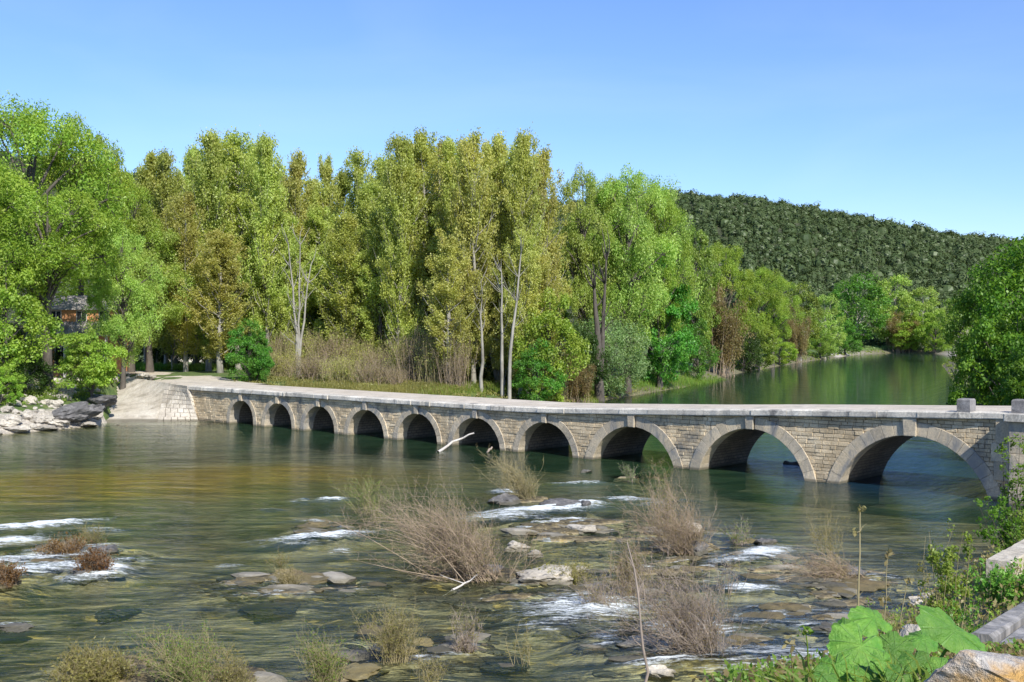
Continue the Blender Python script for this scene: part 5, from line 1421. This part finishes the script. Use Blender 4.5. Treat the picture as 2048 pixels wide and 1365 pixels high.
mb = MB(); mb.add([(-3.5, -.4, 3.1), (3.5, -.4, 3.1), (3.5, 3.4, 4.0), (-3.5, 3.4, 4.0), (-3.5, 3.4, 3.1), (3.5, 3.4, 3.1)], [(0, 1, 2, 3), (3, 2, 5, 4)], [(0, 3, 4), (1, 5, 2)]); link('roof', mb.mesh('roof', M['tile']), sh)
mb = MB(); box(mb, -.5, .5, -.06, -.002, -.4, 2.0); link('door', mb.mesh('door', M['window']), sh)

# ------------------------------------------------------------------ near right bank
def wall_slab(a, b, wid, hgt, mat, name, label, cat, parts=0, groove=0):
    a, b = np.array(a, float), np.array(b, float); d = b - a; L = np.linalg.norm(d[:2]); u = d / L; nrm = np.array([u[1], -u[0], 0])
    rt = link(name, None, loc=a); tag(rt, label, cat)
    r = np.random.default_rng(int(L * 100))
    s = 0
    while s < L - .05:
        w = min(r.uniform(.7, 1.3), L - s) if parts else L
        for gk in range(max(1, groove)):
            off0, off1 = wid * gk / max(1, groove), wid * (gk + 1) / max(1, groove) - (.022 if groove else 0)
            hh = r.uniform(-.02, .02) - (gk * .035 if groove else 0)
            V = []
            nseg = 6
            for q in np.linspace(s, s + w - .012, nseg):
                c = u * q
                j = r.uniform(-.012, .012, 4)
                p0 = c + nrm * off0; p1 = c + nrm * off1
                V += [p0 + [0, 0, -hgt], p0 + [0, 0, hh - .03 + j[0]], p0 + nrm * .03 + [0, 0, hh + j[1]], p1 - nrm * .03 + [0, 0, hh + j[2]], p1 + [0, 0, hh - .03 + j[3]], p1 + [0, 0, -hgt]]
            idx = np.arange(nseg * 6).reshape(nseg, 6); nx_ = np.roll(idx, -1, 1)
            q = list(map(tuple, np.stack([idx[:-1], idx[1:], nx_[1:], nx_[:-1]], -1).reshape(-1, 4)))
            e = (nseg - 1) * 6
            q += [(0, 1, 2, 3), (0, 3, 4, 5), (e + 3, e + 2, e + 1, e), (e + 5, e + 4, e + 3, e)]
            mb = MB(); mb.add(V, q); link('coping_stone' if parts else 'slab', mb.mesh('slab', M[mat]), rt)
        s += w
    return rt
wall_slab(at(1972, 26, zat(1118, 26)), at(2110, 31, zat(1042, 31)), .55, 1.6, 'rock_pale', 'coping_wall', 'pale weathered coping of the bank wall beyond the grass clump', 'wall', parts=1)
wall_slab(at(1938, 8.4, zat(1262, 8.4)), at(2130, 13.0, zat(1150, 13)), 1.3, 2.6, 'plank', 'retaining_wall', 'grey weathered stepped slab wall slanting down beside the big leaves', 'wall', groove=7)
# stone with orange lichen under the camera
o = link('rock', rock_mesh(77, M['rock_lichen'], .6, 4, .12)); o.location = at(2015, 3.0, zat(1378, 3.0) - .04); o.scale = (.30, .22, .30); o.location.z -= .005; o.rotation_euler = (R(8), R(10), .3)
tag(o, 'pale flat stone with orange lichen in the bottom right corner', 'rock')
o = link('rock', rock_mesh(78, M['grey_wall'], .6, 3, .12)); o.location = at(2070, 4.6, zat(1345, 4.6)); o.scale = (.2, .2, .12); tag(o, 'pinkish pale stone below the grey slab wall at the right edge', 'rock')
o = link('rock', rock_mesh(79, M['rock_pale'], .6, 3, .12)); o.location = at(1828, 7, zat(1255, 7) - .26); o.scale = (.14, .12, .55); tag(o, 'small pinkish stone seen between the big leaves', 'rock')

# leafy sprigs, stalks
def sprig(px, Y, ybase, ytop, wpx, nst, lf, tw, label, seed, lsz=.05, nleaf=900, thick=.006, up=1.4, lean=(0, 0), name='leafy_shrub', cat='shrub', tuft=6, group=None):
    g = at(px, Y, zat(ybase, Y))
    S(name, px, 0, 0, wpx, nst, lean, label, seed, tw, lf, nleaf, lsz, thick, up, tuft, cat, group=group, at_pt=g) if False else None
    g[2] = min(g[2], max(hz(g[0], g[1]), 0)); r = np.random.default_rng(seed); sc_ = Y / F; H = zat(ytop, Y) - g[2]; W = wpx * sc_
    root = link(name, None, loc=g); tb, lb = MB(), MB()
    d = unit(nst, r); d[:, 2] = np.abs(d[:, 2]) + up; d /= np.linalg.norm(d, axis=1, keepdims=True)
    A = np.column_stack([r.normal(size=(nst, 2)) * W * .14, np.full(nst, -.25)]); E = A + d * np.array([W * .6, W * .5, H]) * r.uniform(.5, 1.05, (nst, 1)) + np.array([lean[0], lean[1], 0]) * W
    Pn = curve_pts(A, E, 6, r, sag=.05, wob=.04); tubes(tb, Pn, taper(thick * 1.3, thick * .4, nst, 6), 4)
    nt_ = nst * tuft; bi = r.integers(0, nst, nt_); u = r.uniform(.2, 1, nt_) * 5; j = np.minimum(u.astype(int), 4); fr = (u - j)[:, None]
    a = Pn[bi, j] * (1 - fr) + Pn[bi, j + 1] * fr; b = a + (unit(nt_, r) + [0, 0, .3]) * W * .13
    tubes(tb, curve_pts(a, b, 3, r), taper(thick * .4, thick * .2, nt_, 3), 3)
    link('stems', tb.mesh('stems', M[tw], True), root)
    ti = r.integers(0, nt_, nleaf); u = r.uniform(.1, 1.1, nleaf)[:, None]
    leaves(lb, a[ti] * (1 - u) + b[ti] * u + r.normal(size=(nleaf, 3)) * lsz * .4, lsz, lsz * .55, nrm=np.array([0, -.3, .8]), r=r)
    link('foliage', lb.mesh('foliage', M[lf]), root); tag(root, label, cat, group); return root
sprig(1905, 19, 1260, 1010, 150, 16, 'mid', 'twig_tan', 'tall small leaved shrub rising over the water by the right bank', 31, .075, 2600, .007, 1.8)
sprig(1850, 21, 1230, 1080, 140, 14, 'ochre', 'twig_tan', 'thin yellow green shrub left of the tall small leaved shrub', 32, .06, 1300, .006, 1.2)
sprig(1935, 17, 1270, 1130, 150, 26, 'right_leaf', 'twig_tan', 'dense low leafy shrub at the foot of the tall small leaved shrub', 33, .055, 1500, .006, .8)
sprig(2010, 24, 1200, 1095, 150, 60, 'green', 'twig_tan', 'green grass clump below the pale coping at the right edge', 34, .10, 2600, .006, 1.0, name='grass_clump', cat='grass')
sprig(2045, 40, 1010, 830, 110, 22, 'right_leaf', 'bark_dark', 'climbing leafy vine over the end buttress of the bridge', 35, .13, 2600, .012, 1.0, name='climbing_vine', cat='vine')
sprig(2040, 33, 1110, 925, 120, 20, 'right_leaf', 'bark_dark', 'leafy branch reaching over the water before the end buttress', 36, .11, 2200, .010, .5, lean=(-.25, 0), name='leafy_branch', cat='branch')
sprig(2050, 30, 1130, 990, 110, 20, 'mid', 'bark_dark', 'lower leafy shrub above the pale coping', 37, .09, 1800, .008, .8)
sprig(1990, 30, 1190, 1130, 160, 40, 'right_leaf', 'twig_grey', 'low weeds along the foot of the coping wall', 38, .08, 2000, .006, .6, name='weed_clump', cat='weeds')
sprig(1780, 27, 1260, 1180, 130, 24, 'mid', 'twig_tan', 'wispy weeds on the water edge left of the small pinkish stone', 39, .05, 1200, .006, 1.0, name='weed_clump', cat='weeds')
sprig(1890, 13, 1330, 1230, 170, 40, 'mid', 'twig_grey', 'mixed weeds on the bank behind the oblong big leaf', 40, .05, 2200, .005, .8, name='weed_clump', cat='weeds')
def stalk(px, Y, ybase, ytop, r0, label, mat, lean=0, tips=0, seed=1, name='dry_stalk', top='dry'):
    a = at(px, Y, zat(ybase, Y)); a[2] = hz(a[0], a[1]) - .05; b = at(px + lean, Y, zat(ytop, Y)); r = np.random.default_rng(seed)
    rt = link(name, None, loc=a); mb = MB()
    p = curve_pts([[0, 0, 0]], [b - a], 9, r, wob=.02); p[0, 1:-1] += r.normal(size=(7, 3)) * r0 * .6
    tubes(mb, p, taper(r0, r0 * .35, 1, 9), 6)
    n = 6; i = r.integers(3, 8, n); q = p[0, i]; e = q + (unit(n, r) + [0, 0, .6]) * (ybase - ytop) * Y / F * .07
    tubes(mb, curve_pts(q, e, 3, r), taper(r0 * .35, r0 * .15, n, 3), 3)
    link('stem', mb.mesh('stem', M[mat], True), rt)
    if tips:
        lb = MB(); C = np.repeat(e[:tips], 10, 0) + r.normal(size=(tips * 10, 3)) * .012
        C = np.concatenate([C, (b - a) + r.normal(size=(14, 3)) * .012]); leaves(lb, C, .03, .015, r=r); fh = link('seed_heads', lb.mesh('seed_heads', M[top]), rt); fh['kind'] = 'stuff'
    tag(rt, label, 'stalk')
stalk(1708, 6.0, 1260, 1018, .008, 'tall pale knotty stalk rising in front of the red swept shrub', 'twig_tan', 12, 1, 2)
stalk(1280, 9.0, 1420, 1085, .016, 'thin brown sapling stem at the bottom edge left of the grey shrub', 'twig_grey', -26, 0, 3, name='sapling_stem')
stalk(1768, 5.2, 1260, 1112, .004, 'green stalk with a white flower head left of the leafy shrub', 'twig_tan', 8, 2, 4, name='flower_stalk')
stalk(1790, 5.4, 1270, 1160, .004, 'short green stalk bending right beside the flower stalk', 'twig_tan', 24, 1, 5, name='flower_stalk')
stalk(1592, 4.2, 1400, 1290, .004, 'pale curved grass stalk left of the big leaves', 'dry', -10, 2, 6, name='grass_stalk')
stalk(1645, 4.2, 1420, 1262, .006, 'yellow green bent shoot left of the big leaves', 'weed', -34, 2, 7, name='grass_stalk', top='weed')

# butterbur, big round leaves
M['bigleaf'] = None
def bigleaf_mat():
    m, nt, out = new_mat('big_leaf')
    g = nt.nodes.new('ShaderNodeUVMap'); s = nt.nodes.new('ShaderNodeSeparateXYZ'); nt.links.new(g.outputs[0], s.inputs[0])
    w = nt.nodes.new('ShaderNodeMath'); w.operation = 'SINE'; nt.links.new(math_(nt, 'MULTIPLY', s.outputs[0], 56.5), w.inputs[0])
    ve = ramp(nt, [(.90, (0, 0, 0)), (1, (1, 1, 1))], w.outputs[0])
    n1 = noise(nt, 30, 4, .6, posvec(nt)); n2 = noise(nt, 120, 3, .6, posvec(nt))
    oi = nt.nodes.new('ShaderNodeObjectInfo'); n0 = noise(nt, 7, 3, .6, posvec(nt))
    c0_ = ramp(nt, [(.3, (.07, .20, .022)), (.7, (.15, .31, .04))], n1)
    c = nt.nodes.new('ShaderNodeHueSaturation'); nt.links.new(c0_.outputs[0], c.inputs['Color']); nt.links.new(math_(nt, 'ADD', .485, math_(nt, 'MULTIPLY', n0, .03)), c.inputs['Hue']); nt.links.new(math_(nt, 'ADD', .45, math_(nt, 'MULTIPLY', math_(nt, 'ADD', n0, oi.outputs['Random']), .6)), c.inputs['Value'])
    col = mix(nt, math_(nt, 'MULTIPLY', ve.outputs[0], .6), c.outputs[0], (.22, .40, .11))
    d = nt.nodes.new('ShaderNodeBsdfPrincipled'); d.inputs['Roughness'].default_value = .55; nt.links.new(col, d.inputs['Base Color'])
    nt.links.new(bump(nt, math_(nt, 'ADD', n2, math_(nt, 'ADD', math_(nt, 'MULTIPLY', n1, 2), math_(nt, 'MULTIPLY', ve.outputs[0], -1))), .7, .006), d.inputs['Normal'])
    t = nt.nodes.new('ShaderNodeBsdfTranslucent'); t.inputs[0].default_value = (.16, .36, .04, 1)
    mx = nt.nodes.new('ShaderNodeMixShader'); mx.inputs[0].default_value = .3; nt.links.new(d.outputs[0], mx.inputs[1]); nt.links.new(t.outputs[0], mx.inputs[2])
    nt.links.new(mx.outputs[0], out.inputs[0]); return m
M['bigleaf'] = bigleaf_mat()
def big_leaf(parent, c, rx, ry, yaw, pitch, roll, seed):
    r = np.random.default_rng(seed); na, nr = 72, 9
    V, UV = [], []
    for i in range(nr):
        f = (i + .0) / (nr - 1)
        for j in range(na):
            th = j / na * 2 * np.pi
            notch = 1 - .72 * math.exp(-((((th - math.pi * 1.5 + math.pi) % (2 * np.pi)) - math.pi) / .20) ** 2)
            edge = (1 + .05 * math.sin(th * 7 + seed) + .035 * math.sin(th * 17 + 2 * seed) + .022 * math.sin(th * 36)) * notch
            q = f * edge
            x, y = rx * q * math.cos(th), ry * q * math.sin(th)
            z = .16 * (rx + ry) * (f ** 2) * (.35 * math.sin(2 * th + seed) + .22 * math.sin(5 * th + seed)) - .22 * rx * f ** 2 + .015 * rx * math.sin(th * 18) * f + .02 * rx * r.normal() * f
            V.append((x, y, z)); UV.append((j / na, f))
    idx = np.arange(nr * na).reshape(nr, na); nn = np.roll(idx, -1, 1)
    q = np.stack([idx[:-1], nn[:-1], nn[1:], idx[1:]], -1).reshape(-1, 4)
    uvq = np.stack([np.stack([np.arange(na) / na] * (nr - 1)), np.stack([(np.arange(na) + 1) / na] * (nr - 1))], -1).reshape(-1, 2)
    mb = MB(); mb.add(V, q); me = mb.mesh('leaf', M['bigleaf'], True)
    uvl = me.uv_layers.new(name='UVMap'); f_ = np.repeat(np.arange(nr - 1) / (nr - 1), na)
    a = np.stack([np.stack([uvq[:, 0], f_], 1), np.stack([uvq[:, 1], f_], 1), np.stack([uvq[:, 1], f_ + .12], 1), np.stack([uvq[:, 0], f_ + .12], 1)], 1)
    uvl.data.foreach_set('uv', a.astype(np.float32).ravel())
    o = link('leaf', me, parent); o.location = c; o.rotation_euler = (Matrix.Rotation(pitch, 3, 'X') @ Matrix.Rotation(roll, 3, 'Y') @ Matrix.Rotation(yaw, 3, 'Z')).to_euler()
    return o
BY = 3.8
root = link('butterbur_plant', None, loc=at(1760, BY, zat(1480, BY))); tag(root, 'clump of huge round green leaves in the bottom right foreground', 'plant')
base = np.array(at(1760, BY, zat(1480, BY))); base[2] = hz(base[0], base[1]); root.location = base
st = MB()
for i, (px, py, Y, wx_, wy_, yaw, pit, rol) in enumerate([(1722, 1292, 3.7, 104, 104, 2.6, 44, 6), (1748, 1236, 4.2, 96, 70, .5, 30, 24), (1912, 1262, 3.9, 84, 150, 1.05, 34, 20), (1790, 1300, 3.9, 70, 76, 1.2, 48, -8), (1672, 1330, 3.6, 60, 60, 3.2, 40, -15), (1845, 1275, 4.4, 70, 60, 4.0, 20, 10), (1735, 1352, 3.5, 66, 60, .4, 35, 10), (1690, 1262, 4.1, 50, 50, 1.9, 50, -18), (1800, 1352, 3.4, 50, 50, 2.2, 42, 12), (1765, 1322, 3.5, 46, 46, 1.6, 50, 4), (1830, 1318, 3.6, 52, 50, 3.0, 42, -10), (1880, 1335, 3.5, 46, 46, .9, 46, 6), (1655, 1352, 3.4, 44, 44, 2.4, 46, 10)]):
    c = at(px, Y, zat(py, Y)); s_ = Y / F
    big_leaf(root, c - base, wx_ * s_ * .60, wy_ * s_ * .55, yaw, R(pit), R(rol), 60 + i)
    e = c - base; s0 = np.array([rng.normal() * .04, rng.normal() * .04, -.15])
    tubes(st, curve_pts([s0], [e - [0, 0, .01]], 6, rng, wob=.04), taper(.008, .005, 1, 6), 6)
link('leaf_stalks', st.mesh('leaf_stalks', M['weed'], True), root)
# foreground weeds: blades and leafy tufts
def blades(px, Y, ybase, hpx, wpx, n, mat, label, seed, wid=.006, name='grass_clump', cat='grass'):
    r = np.random.default_rng(seed); sc_ = Y / F; g = at(px, Y, zat(ybase, Y)); g[2] = min(g[2], hz(g[0], g[1])); H = zat(ybase - hpx, Y) - g[2]; W = wpx * sc_
    A = np.column_stack([r.uniform(-.5, .5, n) * W, r.uniform(-.4, .4, n) * W, np.full(n, -.05)])
    d = unit(n, r); d[:, 2] = np.abs(d[:, 2]) + 1.1; d /= np.linalg.norm(d, axis=1, keepdims=True)
    E = A + d * H * r.uniform(.5, 1.15, (n, 1)); p = curve_pts(A, E, 5, r, wob=.04); L = np.linalg.norm(E - A, axis=1)
    p[:, -1, 2] -= L * .22; p[:, -2, 2] -= L * .07; p[:, -1, :2] += d[:, :2] * L[:, None] * .3
    sd = np.cross(E - A, r.normal(size=(n, 3))); sd /= np.linalg.norm(sd, axis=1, keepdims=True)
    w = np.array([.5, 1, .9, .6, .05])[None, :, None] * wid * r.uniform(.5, 1.4, (n, 1, 1))
    V = np.stack([p - sd[:, None] * w, p + sd[:, None] * w], 2)
    idx = np.arange(n * 10).reshape(n, 5, 2)
    mb = MB(); mb.add(V.reshape(-1, 3), np.stack([idx[:, :-1, 0], idx[:, :-1, 1], idx[:, 1:, 1], idx[:, 1:, 0]], -1).reshape(-1, 4))
    o = link(name, mb.mesh(name, M[mat])); o.location = g; tag(o, label, cat); return o
blades(1760, 3.3, 1405, 150, 360, 620, 'weed', 'bright yellow green grass under the huge round leaves', 81)
blades(1900, 3.4, 1400, 120, 330, 420, 'dry', 'straw coloured grass between the huge leaves and the lichen stone', 82, .003)
blades(1640, 3.5, 1400, 110, 200, 120, 'weed', 'green grass at the bottom edge left of the huge leaves', 83)
blades(2000, 3.6, 1370, 90, 160, 160, 'ochre', 'dry and green grass beside the lichen stone at the right edge', 84, .004)
sprig(1700, 3.2, 1400, 1258, 300, 50, 'weed', 'weed', 'leafy yellow green weeds under the left big leaf', 85, .038, 2200, .002, .8, name='weed_clump', cat='weeds')
sprig(1840, 3.2, 1400, 1275, 320, 54, 'green', 'weed', 'dark leafy weeds in front of the huge leaves', 86, .038, 2200, .002, .8, name='weed_clump', cat='weeds')
sprig(1480, 5.5, 1420, 1335, 60, 8, 'weed', 'weed', 'small green shoots poking up at the bottom edge', 87, .03, 120, .002, 1.4, name='weed_clump', cat='weeds')
sprig(985, 6.5, 1400, 1350, 40, 6, 'weed', 'weed', 'tiny bright green shoot at the bottom edge centre', 88, .03, 80, .002, 1.4, name='weed_clump', cat='weeds')
# roadside grass verges
def verge(px0, px1, py, n, mat, label, seed, hpx=9):
    r = np.random.default_rng(seed); mb = MB()
    g0, g1 = ground_hit(px0, py), ground_hit(px1, py)
    u = r.uniform(0, 1, (n, 1)); C = g0 * (1 - u) + g1 * u; C[:, 1] += r.normal(size=n) * 2.2; C[:, 0] += r.normal(size=n) * .4
    C[:, 2] = height(C[:, 0], C[:, 1])[0]
    H = hpx * C[:, 1] / F * r.uniform(.4, 1.2, n)
    E = C + np.column_stack([r.normal(size=(n, 2)) * .12, H]); sd = unit(n, r) * .035
    V = np.stack([C - sd, C + sd, E], 1); mb.add(V.reshape(-1, 3), None, np.arange(n * 3).reshape(-1, 3))
    tag(link('grass', mb.mesh('grass', M[mat])), label, 'grass', kind='stuff')
verge(240, 470, 738, 9000, 'mid', 'grass verge along the far side of the road', 91, 12)
verge(250, 330, 740, 2500, 'green', 'lush dark grass patch at the verge under the trees', 92, 14)
verge(560, 900, 786, 9000, 'ochre', 'green grass along the foot of the dry scrub behind the deck', 93, 13)
verge(840, 1200, 793, 7000, 'mid', 'green grass between the white trunks and the deck', 94, 12)
verge(1210, 1460, 772, 5000, 'weed', 'green grass fringe on the far left shore by the alder', 95, 12)

# undergrowth covering the steep right bank
def cover(n, xr, yr, mats, label, seed, lsz, cond):
    r = np.random.default_rng(seed)
    x = r.uniform(*xr, n); y = r.uniform(*yr, n); z, sd = height(x, y); k = cond(x, y, sd) & (fbm(x, y, 1.8, 3) > -.25); x, y, z = x[k], y[k], z[k]
    C = np.repeat(np.stack([x, y, z], 1), 9, 0); hh = np.repeat((.12 + .45 * np.clip(fbm(x, y, 1.1, 3) + .45, 0, 1)) * (1 if lsz > .06 else .22), 9)
    C = C + np.column_stack([r.normal(size=(len(C), 2)) * (.14 if lsz > .06 else .04), r.uniform(0, 1, len(C)) * hh])
    mb = MB(); leaves(mb, C, lsz, lsz * .5, axis=np.array([0, 0, .7]), nrm=np.array([0, -.3, .8]), r=r)
    tag(link('undergrowth', mb.mesh('undergrowth', M[mats])), label, 'undergrowth', kind='stuff')
cover(10000, (4, 34), (12, 56), 'mid', 'green undergrowth matting the steep right bank', 201, .11, lambda x, y, sd: (sd > .4) & (sd < 14))
cover(8000, (4, 34), (12, 56), 'dry', 'dry straw mixed in the undergrowth of the right bank', 202, .13, lambda x, y, sd: (sd > .2) & (sd < 9))
cover(7000, (-60, -22), (84, 112), 'mid', 'green undergrowth behind the left rubble bank', 203, .20, lambda x, y, sd: (sd > 5.0) & (sd < 16) & ~inside4(x, y) & (x < -34))
cover(9000, (-26, 20), (96, 135), 'ochre', 'mixed undergrowth under the poplars behind the bridge', 204, .22, lambda x, y, sd: (sd > .3) & (sd < 16))
cover(9000, (5, 110), (105, 335), 'mid', 'green brush along the far left shore', 205, .40, lambda x, y, sd: (sd > .0) & (sd < 4) & (x > 8))
cover(16000, (.6, 7), (2.5, 14), 'weed', 'low yellow green weeds covering the near bank below the huge leaves', 207, .035, lambda x, y, sd: x / y > .18)
cover(6000, (.6, 7), (2.5, 14), 'dry', 'straw litter on the near bank below the huge leaves', 208, .05, lambda x, y, sd: x / y > .18)
cover(2500, (95, 125), (300, 350), 'grey_green', 'low brush on the far bar', 206, .5, lambda x, y, sd: (sd > 2.5) & (sd < 10))

_t = sum(len(m.polygons) * 2 for m in bpy.data.meshes if m.users)
print('TRIS', _t)

# loose stones and broken ledges on the shoals
rs_ = np.random.default_rng(91)
for mname, n_, lab in (('rock_brown', 420, 'brown broken ledges and cobbles breaking the surface on the shoals'), ('rock_dark', 220, 'dark wet cobbles along the rapids'), ('rock_pale', 420, 'pale cobbles scattered on the shoals')):
    am = []
    for i in range(4):
        m_ = rock_mesh(700 + i, M[mname], .55, 2, .35); am.append((np.array([v.co[:] for v in m_.vertices]), np.array([p.vertices[:] for p in m_.polygons])))
    mb = MB()
    k_ = rs_.integers(len(REEF), size=n_ * 3); cc_ = np.array([[*P(q[0], q[1], 0)[:2], q[2], q[3]] for q in REEF])[k_]
    xs, ys = cc_[:, 0] + rs_.normal(size=n_ * 3) * cc_[:, 2] * .62, cc_[:, 1] + rs_.normal(size=n_ * 3) * cc_[:, 3] * .62
    zs, sds = height(xs, ys)
    for i in range(n_ * 3):
        x, y, z = xs[i], ys[i], zs[i]
        if z < -.13 or z > .2 or sds[i] > -.5: continue
        v, t = am[i % 4]; s = rs_.choice([.10, .17, .28, .45], p=[.35, .35, .22, .08]) * rs_.uniform(.7, 1.3); a = rs_.uniform(-.9, .1)
        sx = s * rs_.uniform(1.0, 1.9)
        w = np.stack([(v[:, 0] * sx * math.cos(a) - v[:, 1] * s * math.sin(a)), (v[:, 0] * sx * math.sin(a) + v[:, 1] * s * math.cos(a)), v[:, 2] * s * .6], 1) + (x, y, min(z, .04) - s * .10)
        mb.add(w, None, t)
    tag(link('shoal_stones', mb.mesh('shoal_stones', M[mname])), lab, 'stones', kind='stuff')
